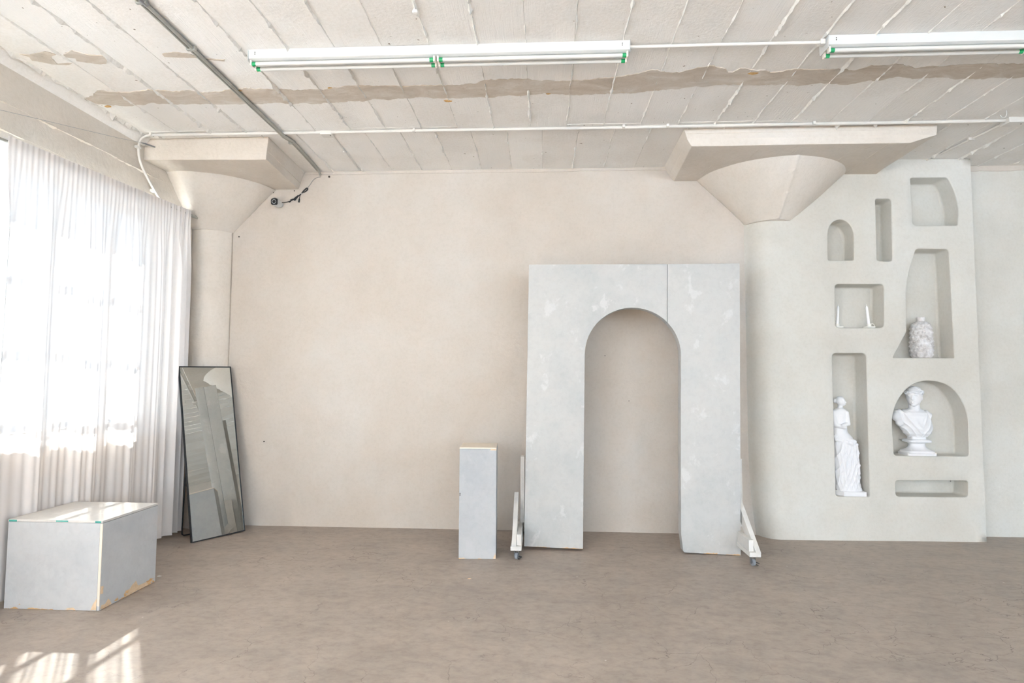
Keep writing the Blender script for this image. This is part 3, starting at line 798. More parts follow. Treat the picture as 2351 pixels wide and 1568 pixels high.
def foot(xa, xb, xr0, xr1, xb0, xb1, xp0, xp1, y0, side):
    """plank on casters, rail on edge, upright post and diagonal brace"""
    zp0, zp1 = 0.078, 0.114
    pl = wpart('base_plank', MB().box(xa, xb, y0, 5.80, zp0, zp1), 'arch_base', arch, bevel=0.006, bseg=3)
    wpart('base_rail', MB().box(xr0, xr1, y0 + 0.03, 5.78, zp1, zp1 + 0.089), 'arch_base', arch, bevel=0.002)
    wpart('post', MB().box(xp0, xp1, 5.345, 5.434, zp1 + 0.089, 0.782), 'arch_base', arch, bevel=0.002)
    # diagonal brace, its foot near the front of the plank, its head behind at the post
    a = Vector(((xb0 + xb1) / 2, y0 + 0.13, zp1)); b = Vector(((xb0 + xb1) / 2, 5.40, 0.40))
    d = (b - a).normalized(); nrm = Vector((0, -d.z, d.y)); hw = (xb1 - xb0) / 2
    vs = []
    for P0, cut in ((a, -1), (b, 1)):
        for sx in (-1, 1):
            for t_ in (-0.0, 0.089):
                q = P0 + Vector((sx * hw, 0, 0)) + nrm * t_
                if cut < 0: q = q - d * ((q.z - zp1) / d.z)        # flat cut on the plank
                vs.append(q)
    wpart('brace', MB().add(vs, [(0, 1, 3, 2), (4, 6, 7, 5), (0, 4, 5, 1), (2, 3, 7, 6), (0, 2, 6, 4), (1, 5, 7, 3)]), 'arch_base', arch, bevel=0.002)
    for yy in (y0 + 0.05, 5.74): caster(arch, (xa + xb) / 2 - 0.005 * side, yy, zp0, side)
foot(-0.268, -0.178, -0.218, -0.181, -0.258, -0.220, -0.204, -0.168, 4.915, -1)
foot(1.622, 1.712, 1.628, 1.665, 1.668, 1.706, 1.690, 1.728, 4.875, 1)

# ------------------------------------------------------------------ low plinth box by the curtain
bx = empty('plinth_box', (-3.11, 3.97, 0.0)); tag(bx, 'low grey-white plywood plinth box with chipped corners and teal tape beside the curtain', 'plinth')
bx0, bx1, by0, by1, bz = -3.425, -2.795, 3.70, 4.245, 0.560
part('front_panel', MB().box(bx0 + 0.001, bx1 - 0.017, by0, by0 + 0.016, 0.001, bz - 0.016), 'box', bx, bevel=0.0025)
part('side_panel', MB().box(bx1 - 0.016, bx1, by0 + 0.002, by1, 0.001, bz - 0.017), 'box', bx, bevel=0.0025)
part('side_panel', MB().box(bx0, bx0 + 0.016, by0 + 0.017, by1, 0.001, bz - 0.017), 'box', bx, bevel=0.0025)
part('back_panel', MB().box(bx0 + 0.017, bx1 - 0.017, by1 - 0.016, by1, 0.001, bz - 0.017), 'box', bx, bevel=0.0025)
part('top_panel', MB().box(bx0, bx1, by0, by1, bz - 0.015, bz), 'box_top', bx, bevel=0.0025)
part('corner_strip', MB().box(bx1 - 0.0155, bx1 + 0.0008, by0 - 0.0008, by0 + 0.003, 0.03, bz - 0.02), 'raw_edge', bx, bevel=0.0005)
for xa, xb in ((bx0 + 0.006, bx0 + 0.058), (bx0 + 0.32, bx0 + 0.40), (bx1 - 0.05, bx1 - 0.012)):
    part('tape', MB().box(xa, xb, by0 - 0.0009, by0 + 0.004, bz - 0.0105 if xa < bx1 - 0.1 and xa > bx0 + 0.1 else bz - 0.014, bz - 0.003), 'teal', bx)
def chip(par, pts, axis, c, th=0.0012):
    """bare-wood scar where paint has broken away"""
    pts3 = []
    n = len(pts)
    fine = []
    for i in range(n):
        a = Vector(pts[i]); b = Vector(pts[(i + 1) % n]); k = max(1, int((b - a).length / 0.008))
        for j in range(k):
            q = a.lerp(b, j / k); q += Vector((mnoise.noise((q.x * 60, q.y * 60, 1)), max(0, mnoise.noise((q.x * 60, q.y * 60, 5))))) * 0.005
            fine.append(q)
    v, e, f, *_ = delaunay_2d_cdt(fine, [], [list(range(len(fine)))], 1, 1e-7)
    mk = (lambda p, d: (p.x, c - d, p.y)) if axis == 'y' else (lambda p, d: (c + d, p.x, p.y))
    m_ = len(v); mb = MB(); fs = [tuple(t) for t in f]; ed = {}
    for t in f:
        for i in range(len(t)): ed[(t[i], t[(i + 1) % len(t)])] = 1
    for (a, b) in ed:
        if (b, a) not in ed: fs.append((a, b, b + m_, a + m_))
    return part('bare_wood_chip', mb.add([mk(p, th) for p in v] + [mk(p, -0.001) for p in v], fs), 'wood', par)
chip(bx, [(bx1 - 0.018, 0.004), (bx1 - 0.018, 0.075), (bx1 - 0.035, 0.05), (bx1 - 0.052, 0.006)], 'y', by0)
chip(bx, [(bx1 - 0.22, 0.004), (bx1 - 0.15, 0.004), (bx1 - 0.17, 0.018), (bx1 - 0.21, 0.014)], 'y', by0)
chip(bx, [(by0 + 0.01, 0.006), (by0 + 0.11, 0.006), (by0 + 0.08, 0.05), (by0 + 0.05, 0.025), (by0 + 0.02, 0.03)], 'x', bx1)
chip(bx, [(by0 + 0.006, 0.10), (by0 + 0.03, 0.10), (by0 + 0.03, 0.145), (by0 + 0.006, 0.15)], 'x', bx1)
chip(bx, [(by0 + 0.24, 0.004), (by0 + 0.47, 0.004), (by0 + 0.45, 0.03), (by0 + 0.36, 0.035), (by0 + 0.34, 0.075), (by0 + 0.30, 0.06)], 'x', bx1)

# ------------------------------------------------------------------ tall pedestal
pd = empty('pedestal', (-0.55, 5.11, 0)); tag(pd, 'slim waist-high grey-white pedestal standing left of the arch flat', 'pedestal')
px0, px1, py0, py1, pz = -0.702, -0.397, 4.938, 5.295, 0.903
part('front_panel', MB().box(px0 + 0.0005, px1 - 0.0005, py0, py0 + 0.012, 0.001, pz - 0.012), 'pedestal', pd, bevel=0.002)
part('side_panel', MB().box(px0, px0 + 0.012, py0 + 0.0125, py1, 0.001, pz - 0.013), 'pedestal', pd, bevel=0.002)
part('side_panel', MB().box(px1 - 0.012, px1, py0 + 0.0125, py1, 0.001, pz - 0.013), 'pedestal', pd, bevel=0.002)
part('back_panel', MB().box(px0 + 0.0125, px1 - 0.0125, py1 - 0.012, py1, 0.001, pz - 0.013), 'pedestal', pd, bevel=0.002)
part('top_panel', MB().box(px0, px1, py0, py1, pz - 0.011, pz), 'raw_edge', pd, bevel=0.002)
chip(pd, [(px1 - 0.022, 0.004), (px1 - 0.002, 0.004), (px1 - 0.002, 0.05)], 'y', py0)
chip(pd, [(px0 + 0.002, 0.003), (px0 + 0.06, 0.003), (px0 + 0.04, 0.01), (px0 + 0.002, 0.008)], 'y', py0)
chip(pd, [(px1 - 0.05, pz - 0.022), (px1 - 0.001, pz - 0.022), (px1 - 0.001, pz - 0.013), (px1 - 0.05, pz - 0.013)], 'y', py0)
pd.rotation_euler = (0, 0, 0.05)
for z in (0.525, 0.512): part('staple_mark', MB().box(px0 + 0.004, px0 + 0.012, py0 - 0.0008, py0 + 0.001, z, z + 0.008), 'dark', pd)

# ------------------------------------------------------------------ leaning mirror
phi = 1.005                                        # direction of the foot edge in plan
mir = empty('floor_mirror', (-3.116, 5.220, 0.002), (0, -0.012, phi)); tag(mir, 'tall thin-framed black mirror leaning back on its stand in the left corner', 'mirror')
LM, TH, WM = 1.602, 0.200, 0.503
TL = Matrix.Rotation(-TH, 4, 'X')                   # local: x along foot edge, y backwards
# backwards (away from the room) is local +y: turn the slab so its head goes to +y
fb = 0.009
frm = MB().box(0, fb, -0.0, 0.022, 0, LM).box(WM - fb, WM, 0, 0.022, 0, LM).box(fb, WM - fb, 0, 0.022, 0, fb).box(fb, WM - fb, 0, 0.022, LM - fb, LM)
lpart('frame', frm.xform(TL), 'black', mir)
lpart('mirror_glass', MB().box(fb, WM - fb, 0.004, 0.010, fb, LM - fb).xform(TL), 'mirror', mir)
lpart('backing', MB().box(fb, WM - fb, 0.0105, 0.016, fb, LM - fb).xform(TL), 'black', mir)
def tl(x, y, z): return tuple(TL @ Vector((x, y, z)))
h = 0.62
pa = Vector(tl(0.055, 0.026, LM * h)); pb = Vector(tl(WM - 0.055, 0.026, LM * h))
yf = pa.y + 0.06
pts = [pa, Vector((0.05, yf, 0.05)), Vector((0.052, yf + 0.003, 0.022)), Vector((0.068, yf + 0.003, 0.009)), Vector((0.10, yf + 0.003, 0.007)), Vector((WM - 0.10, yf + 0.003, 0.007)),
       Vector((WM - 0.068, yf + 0.003, 0.009)), Vector((WM - 0.052, yf + 0.003, 0.022)), Vector((WM - 0.05, yf, 0.05)), pb]
lpart('support_leg', MB().tube(pts, 0.006, 10), 'black', mir, smooth=50)

# ------------------------------------------------------------------ curtain, rod, tension wire
RA = Vector((-3.50, 3.30, 2.99)); RB = Vector((-3.425, 5.66, 3.045))
rod = part('curtain_rod', MB().tube([RA, RA.lerp(RB, 0.5) + Vector((0, 0, -0.006)), RB], 0.0135, 14), 'grey_conduit', None, smooth=50, own=tuple(RA))
tag(rod, 'grey metal pipe curtain rod under the left wall beam', 'curtain rod')
cu = empty('sheer_curtain', (-3.46, 4.5, 0.0)); tag(cu, 'long white sheer curtain gathered at its right end over the left window', 'curtain')
def curtain_panel(s0, s1, ztop_off, zbot, nu, nv, fold, name, par=None, RA=RA, RB=RB):
    mb = MB(); vs = []; fs = []
    along = (RB - RA).normalized(); out = Vector((along.y, -along.x, 0)).normalized()
    for j in range(nv + 1):
        t = j / nv
        for i in range(nu + 1):
            s_ = s0 + (s1 - s0) * i / nu
            top = RA.lerp(RB, s_)
            z = (top.z + ztop_off) * (1 - t) + zbot(s_) * t
            dx, dy = fold(s_, max(0.0, top.z - z), t)
            q = Vector((top.x, top.y, z)) + out * dx + Vector((0, dy, 0))
            vs.append(q)
    for j in range(nv):
        for i in range(nu):
            a = j * (nu + 1) + i; fs.append((a, a + 1, a + nu + 2, a + nu + 1))
    mb.add(vs, fs)
    return part(name, mb, 'curtain', par or cu, smooth=180)
def sstep(a, b, x):
    x = max(0.0, min(1.0, (x - a) / (b - a))); return x * x * (3 - 2 * x)
def fold_main(s_, d, t):
    y = s_ * 2.36
    bunch = sstep(0.74, 0.9, s_)
    g = (0.0015 + 0.0075 * bunch) * (math.sin(y * 150) + 0.6 * math.sin(y * 97 + 1))
    low = sstep(0.04, 0.6, d)
    w1 = math.sin(y * 19 + 2.2 * math.sin(y * 3.1) + 0.5) + 0.45 * math.sin(y * 41 + 1.1 + 1.2 * math.sin(y * 5))
    w2 = math.sin(y * 78 + 1.5 * math.sin(y * 11)) + 0.5 * math.sin(y * 47)
    sway = 0.02 * mnoise.noise((y * 1.2, d * 0.5, 3)) * low
    x = g * (1 - 0.8 * low) + low * ((1 - bunch) * (0.015 * w1 + 0.0035 * math.sin(y * 104 + 2 * math.sin(y * 7))) + bunch * 0.030 * w2) + sway + 0.0185
    dy = low * ((1 - bunch) * 0.014 * math.cos(y * 19 + 2.2 * math.sin(y * 3.1)) + bunch * 0.012 * math.cos(y * 78 + 1.5 * math.sin(y * 11)))
    dy += -0.03 * sstep(0.9, 1.0, s_) * low
    x -= 0.105 * sstep(0.932, 0.952, s_)
    return x, dy
SH = 0.125
curtain_panel(SH, 0.952, 0.036, lambda s_: 0.035 + 0.05 * sstep(0.93, 0.952, s_), 760, 70, fold_main, 'curtain_cloth')
# pocket of cloth behind the rod
def fold_back(s_, d, t):
    y = s_ * 2.36
    return -0.022 + (0.001 + 0.005 * sstep(0.74, 0.9, s_)) * (math.sin(y * 150 + 0.6) + 0.6 * math.sin(y * 97)), 0.0
def zb_back(s_): return RA.lerp(RB, s_).z - 0.05
curtain_panel(SH, 0.952, 0.034, zb_back, 420, 3, fold_back, 'rod_pocket')

RA2 = Vector((-3.475, 0.80, 2.985)); RB2 = Vector((-3.475, 3.46, 2.985))  # added second curtain and rod, out of view, to cut left window light
added_rod = part('curtain_rod', MB().tube([RA2, RB2], 0.0135, 14), 'grey_conduit', None, smooth=50, own=tuple(RA2))
tag(added_rod, 'added grey metal pipe rod out of view, carrying the added light-cutting curtain', 'curtain rod')
added_curtain = empty('sheer_curtain', (-3.46, 2.0, 0.0)); tag(added_curtain, 'added white sheer curtain out of view, cutting light from the left window', 'curtain')
curtain_panel(0.01, 0.985, 0.026, lambda s_: 0.035, 420, 40, lambda s_, d, t: fold_main(s_ * 0.72, d, t), 'curtain_cloth', added_curtain, RA2, RB2)
wire = part('tension_wire', MB().tube([(-3.5, 2.4, 2.93), (-3.5, 3.55, 3.185), (-3.49, 4.2, 3.335), (-3.49, 4.6, 3.43), (-3.485, 4.86, 3.497)], 0.0016, 6), 'steel', None, smooth=60, own=(-3.49, 4.86, 3.49))
tag(wire, 'thin steel wire strung along the left wall beam', 'wire')
tb = part('turnbuckle', MB().tube([(-3.485, 4.862, 3.497), (-3.47, 4.90, 3.50), (-3.455, 4.94, 3.502), (-3.44, 4.979, 3.503)], [0.003, 0.008, 0.008, 0.005], 8), 'steel', wire, smooth=50)

# ------------------------------------------------------------------ fluorescent strip fixtures
def fixture(x0, label, grp):
    x1 = x0 + 2.432
    f_ = empty('strip_light', ((x0 + x1) / 2, 3.67, ZC)); tag(f_, label, 'light fixture', grp)
    ch = part('channel', MB().add([(x0, 3.610, ZC - 0.001), (x0, 3.730, ZC - 0.001), (x0, 3.722, ZC - 0.056), (x0, 3.700, ZC - 0.064), (x0, 3.640, ZC - 0.064), (x0, 3.618, ZC - 0.056),
                               (x1, 3.610, ZC - 0.001), (x1, 3.730, ZC - 0.001), (x1, 3.722, ZC - 0.056), (x1, 3.700, ZC - 0.064), (x1, 3.640, ZC - 0.064), (x1, 3.618, ZC - 0.056)],
                              [(0, 1, 2, 3, 4, 5), (11, 10, 9, 8, 7, 6)] + [(i, (i + 1) % 6, (i + 1) % 6 + 6, i + 6) for i in range(6)]), 'enamel', f_, bevel=0.0015)
    for xe, s_ in ((x0, -1), (x1, 1)):
        part('end_plate', MB().add([(xe, 3.606, ZC - 0.001), (xe, 3.734, ZC - 0.001), (xe, 3.728, ZC - 0.075), (xe, 3.612, ZC - 0.075), (xe + s_ * 0.003, 3.606, ZC - 0.001), (xe + s_ * 0.003, 3.734, ZC - 0.001), (xe + s_ * 0.003, 3.728, ZC - 0.075), (xe + s_ * 0.003, 3.612, ZC - 0.075)],
                                    [(0, 1, 2, 3), (7, 6, 5, 4), (0, 4, 5, 1), (1, 5, 6, 2), (2, 6, 7, 3), (3, 7, 4, 0)]), 'enamel', f_)
        for zz in (ZC - 0.02, ZC - 0.032): part('screw', MB().box(xe - s_ * 0.045 - 0.002, xe - s_ * 0.045 + 0.002, 3.609, 3.613, zz - 0.002, zz + 0.002), 'dark', f_)
    xm = (x0 + x1) / 2; rt = 0.0127; zt = ZC - 0.084
    for (a, b) in ((x0 + 0.012, xm - 0.012), (xm + 0.012, x1 - 0.012)):
        for yy in (3.638, 3.702):
            tb_ = part('tube', MB().tube([(a + 0.012, yy, zt), (b - 0.012, yy, zt)], rt, 18), 'tube', f_, smooth=50)
            for xa, xb in ((a + 0.006, a + 0.030), (b - 0.030, b - 0.006)):
                part('end_cap', MB().tube([(xa, yy, zt), (xb, yy, zt)], rt + 0.0008, 18), 'green', tb_, smooth=50)
            for xa in (a, b):
                part('lampholder', MB().box(xa - 0.006, xa + 0.006, yy - 0.015, yy + 0.015, zt - 0.015, ZC - 0.062), 'socket', f_, bevel=0.005, bseg=3)
    return f_
fixture(-1.902, 'white two-tube strip light left of centre on the ceiling, green tube ends at both ends', 'ceiling strip lights')
fixture(1.735, 'white two-tube strip light at the upper right, cut off by the photo edge', 'ceiling strip lights')

# ------------------------------------------------------------------ conduits
def conduit(pts, r, mat, label, own, clips=(), boxes=(), name='conduit', smooth_n=0):
    root = empty(name, own); tag(root, label, 'conduit')
    P = spline(pts, smooth_n) if smooth_n else pts
    part('pipe', MB().tube(P, r, 12), mat, root, smooth=60)
    for (c, d) in clips:
        mb = obox(c[0], c[1], c[2], d[0], d[1], d[2]); part('clip', mb, mat, root, bevel=0.003)
    for (c, d) in boxes:
        mb = obox(c[0], c[1], c[2], d[0], d[1], d[2]); b = part('junction_box', mb, mat, root, bevel=0.006)
        part('cover_screw', MB().lathe([(0.005, c[2] - d[2] / 2 - 0.0015), (0.005, c[2])], c[0] + d[0] * 0.3, c[1] - d[1] * 0.1, 10), 'dark', b)
    return root
zc = ZC - 0.014
main_pts = [(-3.34, 4.868, zc), (-1.86, 4.876, zc), (-0.9, 4.872, zc), (0.6, 4.882, zc), (1.9, 4.874, zc), (3.0, 4.880, zc), (5.6, 4.878, zc)]
conduit(main_pts, 0.0135, 'conduit', 'long white conduit crossing the ceiling in front of both column heads', (1.0, 4.876, ZC),
        clips=[((x, 4.876, ZC - 0.012), (0.022, 0.05, 0.026)) for x in (-1.1, 0.66, 1.02, 2.2)],
        boxes=[((3.78, 4.885, ZC - 0.022), (0.15, 0.10, 0.045))])
conduit([(-3.34, 4.868, zc), (-3.42, 4.868, ZC - 0.016), (-3.49, 4.870, ZC - 0.045), (-3.515, 4.875, ZC - 0.11), (-3.518, 4.89, 3.38), (-3.512, 4.94, 3.29), (-3.505, 5.08, 3.155), (-3.50, 5.20, 3.065), (-3.50, 5.30, 2.98)], 0.0105, 'conduit',
        'white conduit bending down the left wall beside the drop panel', (-3.5, 4.9, ZC), clips=[((-3.52, 4.872, 3.46), (0.03, 0.05, 0.02)), ((-3.52, 5.09, 3.145), (0.03, 0.045, 0.025)), ((-3.40, 4.868, ZC - 0.012), (0.02, 0.045, 0.026))], smooth_n=8)
conduit([(-1.835, 4.95, ZC - 0.009), (-1.85, 5.4, ZC - 0.009), (-1.868, 5.80, ZC - 0.009)], 0.0065, 'conduit', 'short thin white conduit running from the ceiling box to the back wall', (-1.85, 5.4, ZC),
        clips=[((-1.853, 5.33, ZC - 0.008), (0.03, 0.016, 0.018))], boxes=[((-1.86, 4.905, ZC - 0.017), (0.10, 0.085, 0.034))])
conduit([(3.74, 4.95, ZC - 0.011), (3.70, 5.3, ZC - 0.011), (3.665, 5.60, ZC - 0.011)], 0.0105, 'conduit', 'white conduit slanting back from the right ceiling box above the niche wall', (3.7, 5.3, ZC),
        clips=[((3.70, 5.25, ZC - 0.011), (0.05, 0.02, 0.024))])
conduit([(0.53, 3.655, ZC - 0.022), (1.1, 3.652, ZC - 0.021), (1.735, 3.655, ZC - 0.022)], 0.0105, 'conduit', 'white conduit linking the two strip lights', (1.1, 3.65, ZC),
        clips=[((1.715, 3.655, ZC - 0.022), (0.03, 0.034, 0.034))])
g = empty('grey_conduit_run', (-2.24, 4.0, ZC)); tag(g, 'pair of grey metal conduits running back along the ceiling at the upper left', 'conduit')
part('pipe', MB().tube([(-2.232, 2.2, ZC - 0.016), (-2.236, 3.3, ZC - 0.016), (-2.245, 4.2, ZC - 0.016), (-2.247, 4.76, ZC - 0.016), (-2.232, 4.90, ZC - 0.034), (-2.225, 5.05, ZC - 0.018), (-2.245, 5.4, ZC - 0.014), (-2.275, 5.78, ZC - 0.014), (-2.285, 5.855, ZC - 0.04)], 0.0115, 12), 'grey_conduit', g, smooth=60)
part('pipe', MB().tube([(-2.258, 2.2, ZC - 0.014), (-2.262, 3.3, ZC - 0.014), (-2.268, 4.2, ZC - 0.014), (-2.270, 4.78, ZC - 0.014), (-2.258, 4.92, ZC - 0.030), (-2.25, 5.06, ZC - 0.014), (-2.268, 5.4, ZC - 0.012), (-2.297, 5.80, ZC - 0.012)], 0.009, 12), 'grey_conduit', g, smooth=60)
for yy in (3.085, 3.56, 5.08): part('clip', obox(-2.247, yy, ZC - 0.012, 0.06, 0.022, 0.032), 'grey_conduit', g, bevel=0.004)
part('coupling', MB().tube([(-2.233, 3.05, ZC - 0.016), (-2.233, 3.11, ZC - 0.016)], 0.016, 12), 'steel', g, smooth=50)
conduit([(-3.527, 5.60, 2.62), (-3.525, 5.645, 2.52), (-3.525, 5.66, 2.3), (-3.525, 5.655, 1.2), (-3.525, 5.65, 0.47)], 0.010, 'conduit', 'white vertical conduit on the wall between curtain and left column', (-3.525, 5.65, 0.47), smooth_n=5)
ou = empty('wall_outlet', (-3.52, 5.60, 0.40)); tag(ou, 'old cream wall outlet behind the mirror stand', 'outlet')
part('outlet_box', MB().box(XL + 0.001, XL + 0.045, 5.55, 5.66, 0.34, 0.46), 'outlet', ou, bevel=0.006)
part('cover_plate', MB().box(XL + 0.045, XL + 0.049, 5.545, 5.665, 0.335, 0.465), 'outlet', ou, bevel=0.0015)
for z in (0.375, 0.405, 0.43): part('socket_hole', MB().box(XL + 0.0485, XL + 0.0495, 5.60, 5.612, z, z + 0.012), 'dark', ou)

# ------------------------------------------------------------------ security camera and its cable
sc = empty('security_camera', (-2.70, 5.86, 3.235)); tag(sc, 'small white security camera with a black face under the left capital', 'camera')
def Yaxis(c): return Matrix.Translation(c) @ Matrix.Rotation(math.pi / 2, 4, 'X')
part('mount', MB().lathe([(0.03, 0), (0.03, 0.012), (0.012, 0.018), (0.012, 0.05)], seg=24).xform(Yaxis((-2.70, YB, 3.245))), 'enamel', sc, smooth=40)
part('housing', MB().lathe([(0.022, 0.0), (0.034, 0.008), (0.036, 0.03), (0.036, 0.10)], seg=28).xform(Yaxis((-2.70, 5.84, 3.23))), 'enamel', sc, smooth=40)
part('sun_shield', MB().add([p for y_ in (5.735, 5.84) for a in range(13) for p in [(-2.70 + 0.040 * math.cos(math.pi * a / 12), y_, 3.232 + 0.040 * math.sin(math.pi * a / 12))]], [(i, i + 1, i + 14, i + 13) for i in range(12)]), 'enamel', sc, smooth=60)
fc = part('face', MB().prism([tuple(p) for p in round_poly([(-2.732, 3.198), (-2.668, 3.198), (-2.668, 3.262), (-2.732, 3.262)], 0.018)], 5.728, 5.742), 'black_plastic', sc, bevel=0.001)
part('lens_ring', MB().lathe([(0.018, 0), (0.018, 0.003), (0.0215, 0.003), (0.0215, 0)], seg=28, cap=False).xform(Yaxis((-2.70, 5.729, 3.23))), 'ring', fc, smooth=40)
part('lens', MB().lathe([(0.010, 0), (0.010, 0.0025), (0.003, 0.005)], seg=20).xform(Yaxis((-2.70, 5.729, 3.23))), 'black_plastic', fc, smooth=40)
cb = empty('camera_cable', (-2.5, 5.86, 3.3)); tag(cb, 'bundled black camera cable with plugs looping up the back wall', 'cable')
yk = YB - 0.008
part('cable', MB().tube(spline([(-2.665, yk - 0.05, 3.245), (-2.62, yk, 3.27), (-2.55, yk, 3.30), (-2.49, yk, 3.35), (-2.455, yk, 3.385), (-2.43, yk, 3.405)], 6), 0.004, 8), 'black_plastic', cb, smooth=60)
part('cable_loop', MB().tube(spline([(-2.475, yk, 3.365), (-2.44, yk, 3.375), (-2.418, yk, 3.40), (-2.43, yk, 3.41), (-2.455, yk, 3.39), (-2.478, yk, 3.362)], 6), 0.005, 8), 'black_plastic', cb, smooth=60)
part('grey_lead', MB().tube(spline([(-2.43, yk + 0.003, 3.405), (-2.395, yk + 0.003, 3.45), (-2.365, yk + 0.003, 3.495), (-2.33, yk + 0.003, 3.518), (-2.285, yk + 0.003, 3.528)], 6), 0.0035, 8), 'grey_conduit', cb, smooth=60)
for a, b, r in (((-2.595, yk, 3.283), (-2.565, yk, 3.297), 0.009), ((-2.560, yk, 3.298), (-2.515, yk, 3.335), 0.0075), ((-2.555, yk, 3.282), (-2.52, yk, 3.325), 0.0075), ((-2.507, yk, 3.262), (-2.503, yk, 3.30), 0.008), ((-2.61, yk, 3.268), (-2.592, yk, 3.275), 0.008)):
    part('plug', MB().tube([a, b], [r, r * 0.75], 10), 'black_plastic', cb, smooth=40)
part('plug_lead', MB().tube(spline([(-2.503, yk, 3.30), (-2.498, yk, 3.33), (-2.485, yk, 3.353)], 5), 0.003, 6), 'black_plastic', cb, smooth=60)
part('tie', MB().tube([(-2.487, yk, 3.352), (-2.482, yk, 3.357)], 0.008, 10), 'enamel', cb)

# ------------------------------------------------------------------ things in the niches
def sculpt(name, prims, voxel, smooth_n, disp=None):
    """union of ellipsoids and tapered capsules remeshed into one continuous surface"""
    bm = bmesh.new()
    for p in prims:
        if p[0] == 'e':
            _, c, r, rot = p if len(p) == 4 else (*p, None)
            mt = Matrix.Translation(c) @ (rot.to_4x4() if rot is not None else Matrix()) @ Matrix.Diagonal((*r, 1))
            bmesh.ops.create_uvsphere(bm, u_segments=24, v_segments=16, radius=1, matrix=mt)
        elif p[0] == 'c':
            _, a, b, r0, r1 = p; mb = MB(); a = Vector(a); b = Vector(b); d = (b - a)
            n = 9; pts = []; rr = []
            for i in range(n):
                t = i / (n - 1)
                pts.append(a + d * t); rr.append(r0 + (r1 - r0) * t)
            mb.tube(pts, rr, 16)
            vv = [bm.verts.new(q) for q in mb.v]
            for f in mb.f: bm.faces.new([vv[i] for i in f])
            for c, r in ((a, r0), (b, r1)):
                bmesh.ops.create_uvsphere(bm, u_segments=16, v_segments=12, radius=r, matrix=Matrix.Translation(c))
        elif p[0] == 's':      # stack of ellipses (cx, cy, z, rx, ry)
            seg = 40; st = p[1]; vs = []; fs = []
            for (cx, cy, z, rx, ry) in st:
                for k in range(seg):
                    a = 2 * math.pi * k / seg; vs.append((cx + rx * math.cos(a), cy + ry * math.sin(a), z))
            for i in range(len(st) - 1):
                for k in range(seg): fs.append((i*seg+k, i*seg+(k+1) % seg, (i+1)*seg+(k+1) % seg, (i+1)*seg+k))
            fs.append(tuple(range(seg))[::-1]); fs.append(tuple((len(st)-1)*seg+k for k in range(seg)))
            vv = [bm.verts.new(q) for q in vs]
            for f in fs: bm.faces.new([vv[i] for i in f])
    bmesh.ops.recalc_face_normals(bm, faces=bm.faces)
    me = bpy.data.meshes.new(name); bm.to_mesh(me); bm.free()
    o = bpy.data.objects.new(name + '_tmp', me); COL.objects.link(o)
    rm = o.modifiers.new('r', 'REMESH'); rm.mode = 'VOXEL'; rm.voxel_size = voxel
    sm = o.modifiers.new('s', 'SMOOTH'); sm.factor = 0.5; sm.iterations = smooth_n
    dg = bpy.context.evaluated_depsgraph_get()
    out = bpy.data.meshes.new_from_object(o.evaluated_get(dg)); bpy.data.objects.remove(o)
    out.name = name
    if disp:
        nr = [v.normal.copy() for v in out.vertices]
        for v, n in zip(out.vertices, nr): v.co += n * disp(v.co, n)
    out.shade_smooth(); out.materials.clear()
    return out
def interp(stack, z):
    for i in range(len(stack) - 1):
        if stack[i][2] <= z <= stack[i + 1][2]:
            t = (z - stack[i][2]) / (stack[i + 1][2] - stack[i][2]); t = t * t * (3 - 2 * t)
            return tuple(stack[i][k] + (stack[i + 1][k] - stack[i][k]) * t for k in range(5))
    return stack[-1]
def dense(stack, n=40):
    z0, z1 = stack[0][2], stack[-1][2]
    return [(lambda q, z: (q[0], q[1], z, q[3], q[4]))(interp(stack, z0 + (z1 - z0) * i / n), z0 + (z1 - z0) * i / n) for i in range(n + 1)]

# draped standing figurine (a generic robed figure)
st = empty('statuette', (2.868, 5.832, 0.3975)); tag(st, 'white plaster statuette of a robed standing figure in the tall lower-left niche', 'statuette')
part('base', MB().add([(x + 2.868, y + 5.832, z + 0.3975) for z, k in ((0, 1), (0.042, 1)) for x, y in ((-0.145, 0.03), (-0.085, -0.085), (0.118, -0.085), (0.122, 0.07), (-0.12, 0.085))],
                      [(0, 1, 2, 3, 4), (9, 8, 7, 6, 5)] + [(i, (i + 1) % 5, (i + 1) % 5 + 5, i + 5) for i in range(5)]), 'gypsum', st, bevel=0.003)
robe = dense([(0.004, 0, 0.036, 0.118, 0.075), (-0.012, 0, 0.10, 0.114, 0.07), (-0.018, 0, 0.17, 0.118, 0.07), (-0.018, 0, 0.318, 0.117, 0.07), (-0.022, 0, 0.39, 0.108, 0.068),
              (-0.040, 0, 0.515, 0.092, 0.060), (-0.068, 0, 0.60, 0.066, 0.05), (-0.072, 0, 0.67, 0.066, 0.05), (-0.068, 0, 0.735, 0.074, 0.05), (-0.066, 0, 0.785, 0.066, 0.042), (-0.064, 0, 0.808, 0.036, 0.034)])
fd = Vector((0.75, -0.66, 0))
hd = Vector((-0.052, -0.008, 0.872))
